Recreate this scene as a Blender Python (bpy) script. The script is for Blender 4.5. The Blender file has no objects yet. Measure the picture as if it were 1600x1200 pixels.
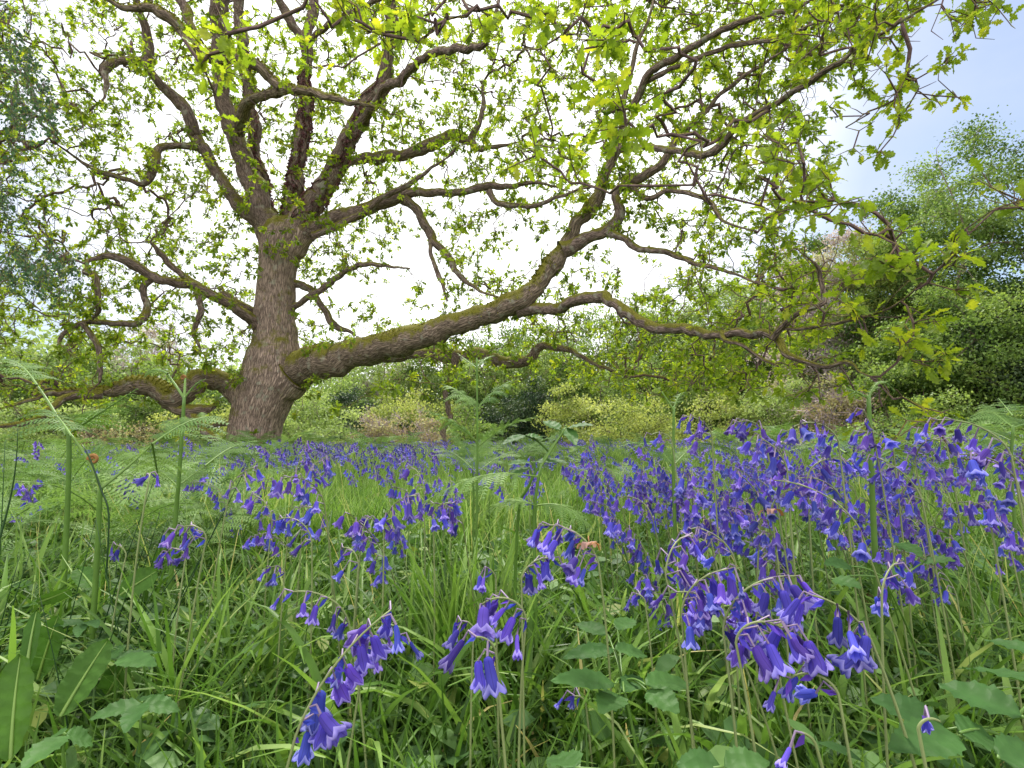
import bpy, math, random
import numpy as np
from mathutils import Vector, noise

# ------------------------------------------------------------------ camera, world, sun, exposure
SC = bpy.context.scene
COL = SC.collection
CAM_H = 0.38
PITCH = math.radians(6.4)
cam_d = bpy.data.cameras.new("camera")
cam_d.sensor_width = 36.0
cam_d.lens = 18.0                       # half width 800 px = focal length 800 px
cam_d.clip_start = 0.02
cam_d.clip_end = 2000
cam = bpy.data.objects.new("camera", cam_d)
COL.objects.link(cam)
cam.location = (0, 0, CAM_H)
cam.rotation_euler = (math.radians(90) + PITCH, 0, 0)
SC.camera = cam

SUN_EL = math.radians(56)
SUN_AZ = math.radians(-8)               # measured from +Y (the view direction), positive to the right
sun_dir = Vector((math.sin(SUN_AZ) * math.cos(SUN_EL), math.cos(SUN_AZ) * math.cos(SUN_EL), math.sin(SUN_EL)))
sl = bpy.data.lights.new("sun", 'SUN')
sl.energy = 2.4
sl.angle = math.radians(10)
sl.color = (1.0, 0.95, 0.86)
so = bpy.data.objects.new("sun", sl)
COL.objects.link(so)
so.rotation_euler = (-sun_dir).to_track_quat('-Z', 'Y').to_euler()

world = bpy.data.worlds.new("World")
SC.world = world
world.use_nodes = True
wn, wl = world.node_tree.nodes, world.node_tree.links
wn.clear()
sky = wn.new('ShaderNodeTexSky')
sky.sky_type = 'NISHITA'
sky.sun_disc = False
sky.sun_elevation = SUN_EL
sky.sun_rotation = SUN_AZ
sky.air_density = 1.0
sky.dust_density = 1.5
tc = wn.new('ShaderNodeTexCoord')
mp = wn.new('ShaderNodeMapping')
mp.inputs['Scale'].default_value = (1.0, 1.5, 3.0)
mp.inputs['Rotation'].default_value = (0.2, 0.35, 0.5)
nz = wn.new('ShaderNodeTexNoise')
nz.inputs['Scale'].default_value = 2.2
nz.inputs['Detail'].default_value = 7
nz.inputs['Roughness'].default_value = 0.55
wl.new(tc.outputs['Generated'], mp.inputs['Vector'])
wl.new(mp.outputs['Vector'], nz.inputs['Vector'])
dotn = wn.new('ShaderNodeVectorMath'); dotn.operation = 'DOT_PRODUCT'
GL = Vector((-0.12, 0.86, 0.5)).normalized()
dotn.inputs[1].default_value = GL
wl.new(tc.outputs['Generated'], dotn.inputs[0])
mr = wn.new('ShaderNodeMapRange')       # thin cloud is whiter towards the hidden sun
mr.inputs['From Min'].default_value = 0.70
mr.inputs['From Max'].default_value = 0.93
mr.inputs['To Min'].default_value = -0.33
mr.inputs['To Max'].default_value = 0.75
wl.new(dotn.outputs['Value'], mr.inputs['Value'])
ad = wn.new('ShaderNodeMath'); ad.operation = 'MULTIPLY_ADD'; ad.use_clamp = True
ad.inputs[1].default_value = 1.15
wl.new(nz.outputs['Fac'], ad.inputs[0])
wl.new(mr.outputs['Result'], ad.inputs[2])
cl = wn.new('ShaderNodeMix'); cl.data_type = 'RGBA'
wl.new(mr.outputs['Result'], cl.inputs[0])
cl.inputs[6].default_value = (3.7, 4.15, 5.1, 1)
cl.inputs[7].default_value = (11.0, 11.0, 10.9, 1)
mx = wn.new('ShaderNodeMix'); mx.data_type = 'RGBA'
skm = wn.new('ShaderNodeVectorMath'); skm.operation = 'SCALE'; skm.inputs['Scale'].default_value = 0.95
wl.new(sky.outputs['Color'], skm.inputs[0])
wl.new(skm.outputs[0], mx.inputs[6])
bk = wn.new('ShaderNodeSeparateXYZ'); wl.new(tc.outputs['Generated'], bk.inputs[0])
bm = wn.new('ShaderNodeMapRange')       # unseen bright sky behind the camera, added as fill light
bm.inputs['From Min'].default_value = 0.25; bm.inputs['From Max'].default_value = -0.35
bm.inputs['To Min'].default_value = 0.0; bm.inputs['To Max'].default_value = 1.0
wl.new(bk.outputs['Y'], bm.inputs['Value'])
ad2 = wn.new('ShaderNodeMath'); ad2.operation = 'ADD'; ad2.use_clamp = True
wl.new(cl.outputs[2], mx.inputs[7])
wl.new(ad.outputs['Value'], ad2.inputs[0]); ad2.inputs[1].default_value = 0.0; wl.new(ad2.outputs[0], mx.inputs[0])
bg = wn.new('ShaderNodeBackground')
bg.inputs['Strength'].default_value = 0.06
wo = wn.new('ShaderNodeOutputWorld')
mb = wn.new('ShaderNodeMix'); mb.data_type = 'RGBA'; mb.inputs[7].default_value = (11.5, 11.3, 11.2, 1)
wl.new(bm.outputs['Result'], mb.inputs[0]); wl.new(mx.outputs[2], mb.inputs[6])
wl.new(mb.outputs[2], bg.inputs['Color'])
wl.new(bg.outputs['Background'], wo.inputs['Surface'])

SC.view_settings.view_transform = 'Standard'
SC.view_settings.look = 'None'
SC.view_settings.gamma = 1
SC.view_settings.exposure = 1.8
SC.cycles.max_bounces = 8
SC.cycles.transparent_max_bounces = 8
SC.cycles.diffuse_bounces = 4
SC.cycles.use_denoising = True

# ------------------------------------------------------------------ helpers
rng = np.random.default_rng(11)
random.seed(5)
CP, SP = math.cos(PITCH), math.sin(PITCH)


def P(px, py, d):
    """a point at depth d (metres along the view axis) seen at photo pixel px, py"""
    x = (px - 800) / 800 * d
    u = (600 - py) / 800 * d
    return np.array((x, d * CP - u * SP, CAM_H + d * SP + u * CP))


def proj(p):
    p = np.asarray(p, float)
    x, y, z = p[..., 0], p[..., 1], p[..., 2] - CAM_H
    d = y * CP + z * SP
    u = -y * SP + z * CP
    return 800 + 800 * x / d, 600 - 800 * u / d, d


def sstep(a, b, x):
    t = np.clip((np.asarray(x, float) - a) / (b - a), 0, 1)
    return t * t * (3 - 2 * t)


def gh(x, y):
    x = np.asarray(x, float); y = np.asarray(y, float)
    h = 0.022 * np.sin(x * 1.3 + 0.5) * np.cos(y * 1.1) * sstep(0.6, 2.5, y) + 0.05 * np.sin(x * 0.31 + 1) * np.sin(y * 0.27) * sstep(2, 6, y)
    h = h + 0.75 * sstep(6, 15, y) * sstep(0.35, 1.0, x / np.maximum(y, 1))
    return h


def unit(v):
    return v / np.maximum(np.linalg.norm(v, axis=-1, keepdims=True), 1e-9)


def frames(t, ref=(0.31, 0.47, 0.83)):
    t = unit(t)
    r = np.broadcast_to(np.array(ref), t.shape)
    u = np.cross(t, r)
    bad = np.linalg.norm(u, axis=-1) < 0.05
    if bad.any():
        u[bad] = np.cross(t[bad], np.array((1.0, 0, 0)))
    u = unit(u)
    return u, np.cross(t, u)


class Acc:
    """collects polygons and links them as ONE mesh object"""
    def __init__(s):
        s.v, s.n, s.i, s.t, s.m, s.a, s.o = [], [], [], [], [], [], 0

    def add(s, verts, sizes, idx, tint=0.5, mat=0, along=None):
        verts = np.asarray(verts, float).reshape(-1, 3)
        sizes = np.asarray(sizes, int)
        nf = len(sizes)
        s.v.append(verts); s.n.append(sizes); s.i.append(np.asarray(idx, int) + s.o)
        s.t.append(np.broadcast_to(np.asarray(tint, float), (nf,)))
        s.m.append(np.broadcast_to(np.asarray(mat, int), (nf,)))
        if along is None:
            along = np.zeros((len(verts), 3))
        s.a.append(np.asarray(along, float).reshape(-1, 3))
        s.o += len(verts)

    def grid(s, G, closed=False, tint=0.5, mat=0, along=None):
        """G: (N, A, B, 3) patches of quads; closed wraps B"""
        N, A, B, _ = G.shape
        jb = np.arange(B if closed else B - 1)
        ia = np.arange(A - 1)
        a, b = np.meshgrid(ia, jb, indexing='ij')
        b2 = (b + 1) % B
        q = np.stack([a * B + b, a * B + b2, (a + 1) * B + b2, (a + 1) * B + b], -1).reshape(-1, 4)
        Q = (q[None] + (np.arange(N) * A * B)[:, None, None]).reshape(-1)
        nf = N * len(q)
        if np.ndim(tint) == 1 and len(tint) == N:
            tint = np.repeat(tint, len(q))
        if np.ndim(mat) == 1 and len(mat) == N:
            mat = np.repeat(mat, len(q))
        s.add(G.reshape(-1, 3), np.full(nf, 4), Q, tint, mat, along)

    def inst(s, tpl, R, T, tint, mat=None):
        """tpl = (V, sizes, idx, along, matlist); R (N,3,3) with scale, T (N,3)"""
        V, sz, ix, al, ml = tpl
        N = len(T)
        if N == 0:
            return
        W = np.einsum('nij,vj->nvi', R, V) + T[:, None, :]
        I = (ix[None] + (np.arange(N) * len(V))[:, None]).reshape(-1)
        m = np.tile(ml, N) if mat is None else mat
        s.add(W.reshape(-1, 3), np.tile(sz, N), I, np.repeat(np.broadcast_to(tint, (N,)), len(sz)), m, np.tile(al, (N, 1)))

    def tpl(s):
        return (np.concatenate(s.v), np.concatenate(s.n), np.concatenate(s.i), np.concatenate(s.a), np.concatenate(s.m))

    def build(s, name, mats, parent=None, smooth=True, kind=None):
        me = bpy.data.meshes.new(name)
        if s.v:
            v = np.concatenate(s.v).astype(np.float32); n = np.concatenate(s.n).astype(np.int32)
            i = np.concatenate(s.i).astype(np.int32)
            me.vertices.add(len(v)); me.vertices.foreach_set('co', v.ravel())
            me.loops.add(len(i)); me.loops.foreach_set('vertex_index', i)
            me.polygons.add(len(n))
            st = np.zeros(len(n), np.int32); st[1:] = np.cumsum(n)[:-1]
            me.polygons.foreach_set('loop_start', st)
            me.polygons.foreach_set('material_index', np.concatenate(s.m).astype(np.int32))
            me.polygons.foreach_set('use_smooth', np.full(len(n), smooth))
            at = me.attributes.new('tint', 'FLOAT', 'FACE'); at.data.foreach_set('value', np.concatenate(s.t).astype(np.float32))
            aa = me.attributes.new('along', 'FLOAT_VECTOR', 'POINT'); aa.data.foreach_set('vector', np.concatenate(s.a).astype(np.float32).ravel())
            me.update(calc_edges=True)
        for m in (mats if isinstance(mats, (list, tuple)) else [mats]):
            me.materials.append(m)
        o = bpy.data.objects.new(name, me)
        COL.objects.link(o)
        if parent is not None:
            o.parent = parent
            o.location = -Vector(parent.location) if not parent.get('_local') else (0, 0, 0)
        if kind:
            o['kind'] = kind
        return o


def thing(name, label, cat, loc=(0, 0, 0), group=None, local=False):
    o = bpy.data.objects.new(name, None)
    o.empty_display_size = 0.1
    COL.objects.link(o)
    o.location = loc
    o['label'] = label; o['category'] = cat
    if group: o['group'] = group
    if local: o['_local'] = 1
    return o


def tag(o, label, cat, group=None):
    o['label'] = label; o['category'] = cat
    if group: o['group'] = group
    return o


def resample(pts, step):
    """Catmull-Rom through control rows (x,y,z,r,...) then roughly even steps"""
    p = np.asarray(pts, float)
    if len(p) < 3:
        p = np.vstack([p[0], (p[0] + p[-1]) / 2, p[-1]])
    q = np.vstack([2 * p[0] - p[1], p, 2 * p[-1] - p[-2]])
    out = []
    for k in range(1, len(q) - 2):
        a, b, c, d = q[k - 1:k + 3]
        L = np.linalg.norm((c - b)[:3])
        n = max(1, int(math.ceil(L / step)))
        t = (np.arange(n) / n)[:, None]
        out.append(0.5 * ((2 * b) + (c - a) * t + (2 * a - 5 * b + 4 * c - d) * t ** 2 + (-a + 3 * b - 3 * c + d) * t ** 3))
    out.append(p[-1][None])
    return np.vstack(out)


def tube(acc, pts, rad, seg=8, tint=0.5, mat=0, rough=0.0, fine=0.0, cap=True, off=0.0):
    pts = np.asarray(pts, float); rad = np.asarray(rad, float)
    n = len(pts)
    t = np.gradient(pts, axis=0)
    t = unit(t)
    u = np.cross(t[0], (0.31, 0.47, 0.83)); u /= np.linalg.norm(u)
    U = np.zeros_like(pts)
    for k in range(n):
        u = u - t[k] * np.dot(u, t[k]); u /= np.linalg.norm(u)
        U[k] = u
    Vv = np.cross(t, U)
    th = np.arange(seg) / seg * 2 * math.pi
    c, sn = np.cos(th), np.sin(th)
    Rr = np.repeat(rad[:, None], seg, 1)
    dirs = U[:, None] * c[None, :, None] + Vv[:, None] * sn[None, :, None]
    if rough or fine:
        for a in range(n):
            for b in range(seg):
                q = pts[a] + dirs[a, b] * rad[a]
                f = 0
                if rough:
                    f += rough * noise.noise(Vector(q) * (0.55 / max(rad[a], 0.02)))
                if fine:
                    f += fine / rad[a] * noise.noise(Vector((th[b] * 0 + math.cos(th[b]) * rad[a] * 16, math.sin(th[b]) * rad[a] * 16, a * 0.16 + off)))
                Rr[a, b] *= 1 + f
    G = pts[:, None] + dirs * Rr[..., None]
    s = np.concatenate([[0], np.cumsum(np.linalg.norm(np.diff(pts, axis=0), axis=1))])
    al = np.zeros((n, seg, 3)); al[..., 0] = c * rad[:, None]; al[..., 1] = sn * rad[:, None]; al[..., 2] = s[:, None] + off
    o = acc.o
    acc.grid(G[None], True, tint, mat, al)
    if cap == 2:
        acc.add(pts[:1], [3] * seg, np.array([[o - acc.o + (b + 1) % seg, o - acc.o + b, 0] for b in range(seg)]).ravel(), tint, mat, al[0, :1])
    if cap:
        acc.add(pts[-1:] + t[-1:] * rad[-1] * 0.5, [3] * seg, np.array([[o - acc.o + (n - 1) * seg + b, o - acc.o + (n - 1) * seg + (b + 1) % seg, 0] for b in range(seg)]).ravel(), tint, mat, al[-1, :1])


def edges_mesh(acc, A, B, ra, rb, ta, tb, seg, tint=0.5, mat=0):
    """one tapered prism for each edge A->B, all at once"""
    ua, va = frames(ta); ub, vb = frames(tb)
    th = np.arange(seg) / seg * 2 * math.pi
    c, s = np.cos(th)[None, :, None], np.sin(th)[None, :, None]
    ga = A[:, None] + (ua[:, None] * c + va[:, None] * s) * ra[:, None, None]
    gb = B[:, None] + (ub[:, None] * c + vb[:, None] * s) * rb[:, None, None]
    al = np.zeros((len(A), 2, seg, 3))
    al[..., 0] = np.cos(th) * 0.02; al[..., 1] = np.sin(th) * 0.02
    L = np.linalg.norm(A, axis=1)
    al[:, 0, :, 2] = L[:, None]; al[:, 1, :, 2] = (L + np.linalg.norm(B - A, axis=1))[:, None]
    acc.grid(np.stack([ga, gb], 1), True, tint, mat, al)


def grow(pos, par, terms, step, wig, bias=0.0, rg=rng):
    """attach every terminal to the nearest point of the skeleton by a curved, wriggling path"""
    cap = len(pos) + sum(0 for _ in ()) + len(terms) * 60
    X = np.zeros((cap, 3)); X[:len(pos)] = pos
    par = list(par); D = np.zeros((cap, 3))
    for k in range(len(pos)):
        D[k] = pos[k] - pos[par[k]] if par[k] >= 0 else 0
    D[:len(pos)] = unit(D[:len(pos)])
    cost = np.zeros(cap)
    n = len(pos)
    dm = np.array([np.min(np.linalg.norm(pos - t, axis=1)) for t in terms])
    ends = np.zeros(len(terms), int)
    for j in np.argsort(dm):
        t = terms[j]
        dist = np.linalg.norm(X[:n] - t, axis=1)
        k = int(np.argmin(dist + cost[:n] * bias))
        L = dist[k]
        m = min(59, max(2, int(L / step)))
        s = (np.arange(1, m + 1) / m)[:, None]
        c1 = X[k] + D[k] * L * 0.35 + rg.normal(0, 0.10, 3) * L
        path = (1 - s) ** 2 * X[k] + 2 * s * (1 - s) * c1 + s ** 2 * t
        w1 = rg.normal(0, 1, 3); w2 = rg.normal(0, 1, 3); w3 = rg.normal(0, 1, 3)
        f = rg.uniform(1.2, 2.2)
        path = path + wig * L ** 0.7 * np.sin(math.pi * s) * (w1 * np.sin(f * 6.28 * s * max(1, L)) + 0.6 * w2 * np.sin(2.3 * f * 6.28 * s * max(1, L) + 1) + 0.15 * w3 * np.sin(4.9 * f * 6.28 * s + 2)) * 0.5
        path[:-1] += rg.normal(0, 1, (m - 1, 3)) * min(0.016, L * .03)
        X[n:n + m] = path
        prev = k
        for q in range(m):
            par.append(prev)
            D[n + q] = path[q] - X[prev]
            cost[n + q] = cost[prev] + np.linalg.norm(path[q] - X[prev])
            prev = n + q
        D[n:n + m] = unit(D[n:n + m])
        n += m
        ends[j] = n - 1
    return X[:n], np.array(par), D[:n], ends


def skeleton_mesh(acc, X, par, D, n0, tip=0.0016, expo=2.3, rmax=None, thick_seg=7, thin_seg=4, gain=1.0):
    n = len(X)
    r = np.zeros(n)
    main = np.full(n, -1)
    big = np.zeros(n)
    for k in range(n - 1, n0 - 1, -1):
        if r[k] == 0: r[k] = tip ** expo
        p = par[k]
        if p >= n0:
            r[p] += r[k]
        if r[k] > big[p]:
            big[p] = r[k]; main[p] = k
    rr = np.maximum(r, 1e-12) ** (1 / expo) * gain
    if rmax is not None:
        rr = np.minimum(rr, rmax)
        if rmax == 0.02: rr = np.minimum(rr, np.interp(np.linalg.norm(X, axis=1), [2.2, 6.5], [.0055, .02]))
    T = D.copy()
    has = main >= 0
    T[has] = unit(D[has] + D[main[has]])
    k = np.arange(n0, n)
    p = par[k]
    ismain = (main[p] == k) & (p >= n0)
    ta = np.where(ismain[:, None], T[p], D[k])
    ra = np.where(ismain, np.maximum(rr[k], np.minimum(rr[p], rr[k] * 1.25)), rr[k] * 1.15)
    A, B = X[p], X[k]
    for sel, sg in ((rr[k] > 0.012, thick_seg), (rr[k] <= 0.012, thin_seg)):
        if sel.any():
            edges_mesh(acc, A[sel], B[sel], ra[sel], rr[k][sel], ta[sel], T[k][sel], sg, tint=0.5)
    return rr


# ------------------------------------------------------------------ materials
def mat_base(name):
    m = bpy.data.materials.new(name); m.use_nodes = True
    nt = m.node_tree; nt.nodes.clear()
    return m, nt.nodes, nt.links


def ramp(N, stops):
    r = N.new('ShaderNodeValToRGB')
    e = r.color_ramp.elements
    while len(e) < len(stops): e.new(0.5)
    for k, (p, c) in enumerate(stops):
        e[k].position = p; e[k].color = (*c, 1)
    return r


def leaf_mat(name, stops, transl=0.4, rough=0.5, spec=0.3, tcol=1.2, yel=0.75, vary=0.25, nscale=30, bump=0.0, objrand=False):
    m, N, L = mat_base(name)
    a = N.new('ShaderNodeAttribute'); a.attribute_name = 'tint'
    r = ramp(N, stops)
    src = a.outputs['Fac']
    if objrand:
        oi = N.new('ShaderNodeObjectInfo')
        mm = N.new('ShaderNodeMath'); mm.operation = 'MULTIPLY_ADD'; mm.inputs[1].default_value = 0.5
        L.new(oi.outputs['Random'], mm.inputs[0])
        m2 = N.new('ShaderNodeMath'); m2.operation = 'MULTIPLY'; m2.inputs[1].default_value = 0.5
        L.new(a.outputs['Fac'], m2.inputs[0]); L.new(m2.outputs[0], mm.inputs[2])
        src = mm.outputs[0]
    L.new(src, r.inputs['Fac'])
    tcn = N.new('ShaderNodeTexCoord')
    nz = N.new('ShaderNodeTexNoise'); nz.inputs['Scale'].default_value = nscale; nz.inputs['Detail'].default_value = 3
    L.new(tcn.outputs['Object'], nz.inputs['Vector'])
    mr = N.new('ShaderNodeMapRange'); mr.inputs['To Min'].default_value = 1 - vary; mr.inputs['To Max'].default_value = 1 + vary
    mr.inputs['From Min'].default_value = 0.25; mr.inputs['From Max'].default_value = 0.75
    L.new(nz.outputs['Fac'], mr.inputs['Value'])
    vm = N.new('ShaderNodeVectorMath'); vm.operation = 'SCALE'
    L.new(r.outputs['Color'], vm.inputs[0]); L.new(mr.outputs['Result'], vm.inputs['Scale'])
    pb = N.new('ShaderNodeBsdfPrincipled')
    pb.inputs['Roughness'].default_value = rough
    pb.inputs['Specular IOR Level'].default_value = spec
    L.new(vm.outputs[0], pb.inputs['Base Color'])
    tr = N.new('ShaderNodeBsdfTranslucent')
    vt = N.new('ShaderNodeVectorMath'); vt.operation = 'MULTIPLY'
    vt.inputs[1].default_value = (1.15 * tcol, 1.15 * tcol, yel * tcol) if tcol > 0 else (1, 1, 1)
    L.new(vm.outputs[0], vt.inputs[0]); L.new(vt.outputs[0], tr.inputs['Color'])
    if bump:
        bp = N.new('ShaderNodeBump'); bp.inputs['Strength'].default_value = bump; bp.inputs['Distance'].default_value = 0.002
        n2 = N.new('ShaderNodeTexVoronoi'); n2.inputs['Scale'].default_value = 140
        L.new(tcn.outputs['Object'], n2.inputs['Vector']); L.new(n2.outputs['Distance'], bp.inputs['Height'])
        L.new(bp.outputs['Normal'], pb.inputs['Normal'])
    ms = N.new('ShaderNodeMixShader'); ms.inputs[0].default_value = transl
    L.new(pb.outputs[0], ms.inputs[1]); L.new(tr.outputs[0], ms.inputs[2])
    o = N.new('ShaderNodeOutputMaterial'); L.new(ms.outputs[0], o.inputs['Surface'])
    return m


def bark_mat(name, dark, light, moss=0.0, lichen=0.0, scale=1.0, bump=1.0, mosscol=((0.10, 0.10, 0.012), (0.27, 0.25, 0.035))):
    m, N, L = mat_base(name)
    a = N.new('ShaderNodeAttribute'); a.attribute_name = 'along'
    mp = N.new('ShaderNodeMapping'); mp.inputs['Scale'].default_value = (52 * scale, 52 * scale, 8 * scale)
    L.new(a.outputs['Vector'], mp.inputs['Vector'])
    n1 = N.new('ShaderNodeTexNoise'); n1.inputs['Scale'].default_value = 1; n1.inputs['Detail'].default_value = 6; n1.inputs['Roughness'].default_value = 0.65
    n1.inputs['Distortion'].default_value = 0.6
    L.new(mp.outputs[0], n1.inputs['Vector'])
    v1 = N.new('ShaderNodeTexVoronoi'); v1.feature = 'DISTANCE_TO_EDGE'; v1.inputs['Scale'].default_value = 1.0
    mp2 = N.new('ShaderNodeMapping'); mp2.inputs['Scale'].default_value = (48 * scale, 48 * scale, 7 * scale)
    vadd = N.new('ShaderNodeVectorMath'); vadd.operation = 'MULTIPLY_ADD'; vadd.inputs[1].default_value = (1.7,) * 3
    L.new(a.outputs['Vector'], mp2.inputs['Vector']); L.new(n1.outputs['Color'], vadd.inputs[0]); L.new(mp2.outputs[0], vadd.inputs[2])
    L.new(vadd.outputs[0], v1.inputs['Vector'])
    vs = N.new('ShaderNodeMapRange'); vs.inputs['From Max'].default_value = 0.25
    L.new(v1.outputs['Distance'], vs.inputs['Value'])
    hm = N.new('ShaderNodeMath'); hm.operation = 'MULTIPLY_ADD'; hm.inputs[1].default_value = 0.5
    L.new(vs.outputs[0], hm.inputs[0])
    hs = N.new('ShaderNodeMath'); hs.operation = 'MULTIPLY'; hs.inputs[1].default_value = 0.6
    L.new(n1.outputs['Fac'], hs.inputs[0]); L.new(hs.outputs[0], hm.inputs[2])
    r = ramp(N, [(0.22, dark), (0.5, tuple((x + y) / 2 for x, y in zip(dark, light))), (0.85, light)])
    L.new(hm.outputs[0], r.inputs['Fac'])
    col = r.outputs['Color']
    tcn = N.new('ShaderNodeTexCoord')
    if lichen:
        n3 = N.new('ShaderNodeTexNoise'); n3.inputs['Scale'].default_value = 9; n3.inputs['Detail'].default_value = 5
        L.new(tcn.outputs['Object'], n3.inputs['Vector'])
        r3 = ramp(N, [(0.58, (0, 0, 0)), (0.68, (lichen,) * 3)])
        L.new(n3.outputs['Fac'], r3.inputs['Fac'])
        mxx = N.new('ShaderNodeMix'); mxx.data_type = 'RGBA'; mxx.inputs[7].default_value = (0.42, 0.43, 0.34, 1)
        L.new(r3.outputs['Color'], mxx.inputs[0]); L.new(col, mxx.inputs[6]); col = mxx.outputs[2]
    if moss:
        g = N.new('ShaderNodeNewGeometry'); sx = N.new('ShaderNodeSeparateXYZ'); L.new(g.outputs['Normal'], sx.inputs[0])
        n4 = N.new('ShaderNodeTexNoise'); n4.inputs['Scale'].default_value = 5; n4.inputs['Detail'].default_value = 6; n4.inputs['Roughness'].default_value = 0.7
        L.new(tcn.outputs['Object'], n4.inputs['Vector'])
        ma = N.new('ShaderNodeMath'); ma.operation = 'MULTIPLY_ADD'; ma.inputs[1].default_value = 0.42
        L.new(sx.outputs['Z'], ma.inputs[0]); L.new(n4.outputs['Fac'], ma.inputs[2])
        rm = ramp(N, [(0.62 - 0.12 * moss, (0, 0, 0)), (0.78 - 0.12 * moss, (0.95,) * 3)])
        L.new(ma.outputs[0], rm.inputs['Fac'])
        n5 = N.new('ShaderNodeTexNoise'); n5.inputs['Scale'].default_value = 90; n5.inputs['Detail'].default_value = 3
        L.new(tcn.outputs['Object'], n5.inputs['Vector'])
        rc = ramp(N, [(0.35, mosscol[0]), (0.7, mosscol[1])]); L.new(n5.outputs['Fac'], rc.inputs['Fac'])
        mm = N.new('ShaderNodeMix'); mm.data_type = 'RGBA'
        L.new(rm.outputs['Color'], mm.inputs[0]); L.new(col, mm.inputs[6]); L.new(rc.outputs['Color'], mm.inputs[7]); col = mm.outputs[2]
    pb = N.new('ShaderNodeBsdfPrincipled'); pb.inputs['Roughness'].default_value = 0.9; pb.inputs['Specular IOR Level'].default_value = 0.15
    L.new(col, pb.inputs['Base Color'])
    bp = N.new('ShaderNodeBump'); bp.inputs['Strength'].default_value = 0.7 * bump; bp.inputs['Distance'].default_value = 0.02
    L.new(hm.outputs[0], bp.inputs['Height']); L.new(bp.outputs['Normal'], pb.inputs['Normal'])
    o = N.new('ShaderNodeOutputMaterial'); L.new(pb.outputs[0], o.inputs['Surface'])
    return m


M = {}
M['bark'] = bark_mat('oak_bark', (0.065, 0.045, 0.038), (0.50, 0.375, 0.31), moss=0.8, lichen=0.55)
M['bark_moss'] = bark_mat('mossy_oak_bark', (0.042, 0.030, 0.024), (0.34, 0.26, 0.20), moss=1.1, lichen=0.5)
M['bark_limb'] = bark_mat('oak_limb_bark', (0.038, 0.027, 0.025), (0.34, 0.25, 0.215), moss=0.8, lichen=0.6, scale=1.4)
M['twig'] = bark_mat('oak_twig_bark', (0.045, 0.028, 0.03), (0.24, 0.155, 0.16), moss=0.3, scale=2, bump=0.3)
M['bark_pale'] = bark_mat('pale_bark', (0.08, 0.06, 0.05), (0.34, 0.27, 0.22), bump=0.4)
M['bark_dark'] = bark_mat('dark_bark', (0.02, 0.015, 0.012), (0.12, 0.09, 0.07), bump=0.4)
M['bark_purple'] = bark_mat('purplish_bark', (0.22, 0.16, 0.20), (0.48, 0.38, 0.44), bump=0.3)
M['oak_leaf'] = leaf_mat('oak_leaf', [(0.0, (0.055, 0.095, 0.018)), (0.35, (0.14, 0.22, 0.025)), (0.7, (0.25, 0.335, 0.035)), (0.93, (0.42, 0.44, 0.05)), (1.0, (0.35, 0.24, 0.06))], 0.58, 0.45, 0.25, yel=0.45, tcol=1.3)


def fol(name, a, b, c, tr=0.4, **k):
    M[name] = leaf_mat(name, [(0.0, a), (0.5, b), (1.0, c)], tr, 0.55, 0.25, vary=0.2, nscale=2.5, **k)


fol('leaf_birch_blue', (0.03, 0.07, 0.035), (0.06, 0.13, 0.06), (0.12, 0.21, 0.09), 0.35)
fol('leaf_fresh', (0.05, 0.10, 0.02), (0.15, 0.23, 0.055), (0.28, 0.38, 0.11), 0.38)
fol('leaf_mid', (0.04, 0.08, 0.018), (0.13, 0.21, 0.045), (0.26, 0.35, 0.09), 0.38)
fol('leaf_pale', (0.14, 0.20, 0.06), (0.23, 0.32, 0.105), (0.34, 0.42, 0.16), 0.4)
fol('leaf_yellow', (0.16, 0.20, 0.05), (0.27, 0.33, 0.085), (0.40, 0.44, 0.14), 0.4)
fol('leaf_dark', (0.012, 0.028, 0.013), (0.03, 0.06, 0.025), (0.075, 0.115, 0.05), 0.2)
fol('leaf_pink', (0.22, 0.17, 0.11), (0.34, 0.28, 0.18), (0.36, 0.38, 0.17), 0.35)
fol('leaf_mauve', (0.30, 0.24, 0.28), (0.44, 0.36, 0.42), (0.50, 0.50, 0.30), 0.35)
fol('leaf_brown', (0.14, 0.11, 0.07), (0.27, 0.22, 0.13), (0.33, 0.33, 0.16), 0.3)
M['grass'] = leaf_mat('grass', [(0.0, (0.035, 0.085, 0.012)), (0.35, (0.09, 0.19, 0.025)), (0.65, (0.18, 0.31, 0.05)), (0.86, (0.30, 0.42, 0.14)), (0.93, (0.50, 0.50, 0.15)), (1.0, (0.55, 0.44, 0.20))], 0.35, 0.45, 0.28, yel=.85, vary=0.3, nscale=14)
M['herb'] = leaf_mat('herb_leaf', [(0.0, (0.03, 0.08, 0.02)), (0.5, (0.08, 0.17, 0.045)), (0.9, (0.16, 0.28, 0.08)), (1.0, (0.30, 0.32, 0.05))], 0.3, 0.5, 0.25, vary=0.3, nscale=22, bump=0.3)
M['bramble'] = leaf_mat('bramble_leaf', [(0.0, (0.03, 0.085, 0.02)), (1.0, (0.075, 0.165, 0.04))], 0.28, 0.55, 0.15, vary=0.2, nscale=60, bump=0.5, objrand=True)
M['dock'] = leaf_mat('dock_leaf', [(0.0, (0.035, 0.10, 0.012)), (1.0, (0.075, 0.165, 0.025))], 0.3, 0.55, 0.15, vary=0.3, nscale=40, bump=0.6)
M['fern'] = leaf_mat('bracken_green', [(0.0, (0.06, 0.14, 0.03)), (0.5, (0.13, 0.235, 0.06)), (1.0, (0.24, 0.37, 0.11))], 0.35, 0.55, 0.2, vary=0.2, nscale=12, objrand=True)
M['fern_stem'] = leaf_mat('bracken_stem', [(0.0, (0.06, 0.15, 0.02)), (1.0, (0.17, 0.27, 0.05))], 0.0, 0.45, 0.4, vary=0.2, nscale=30)
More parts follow.
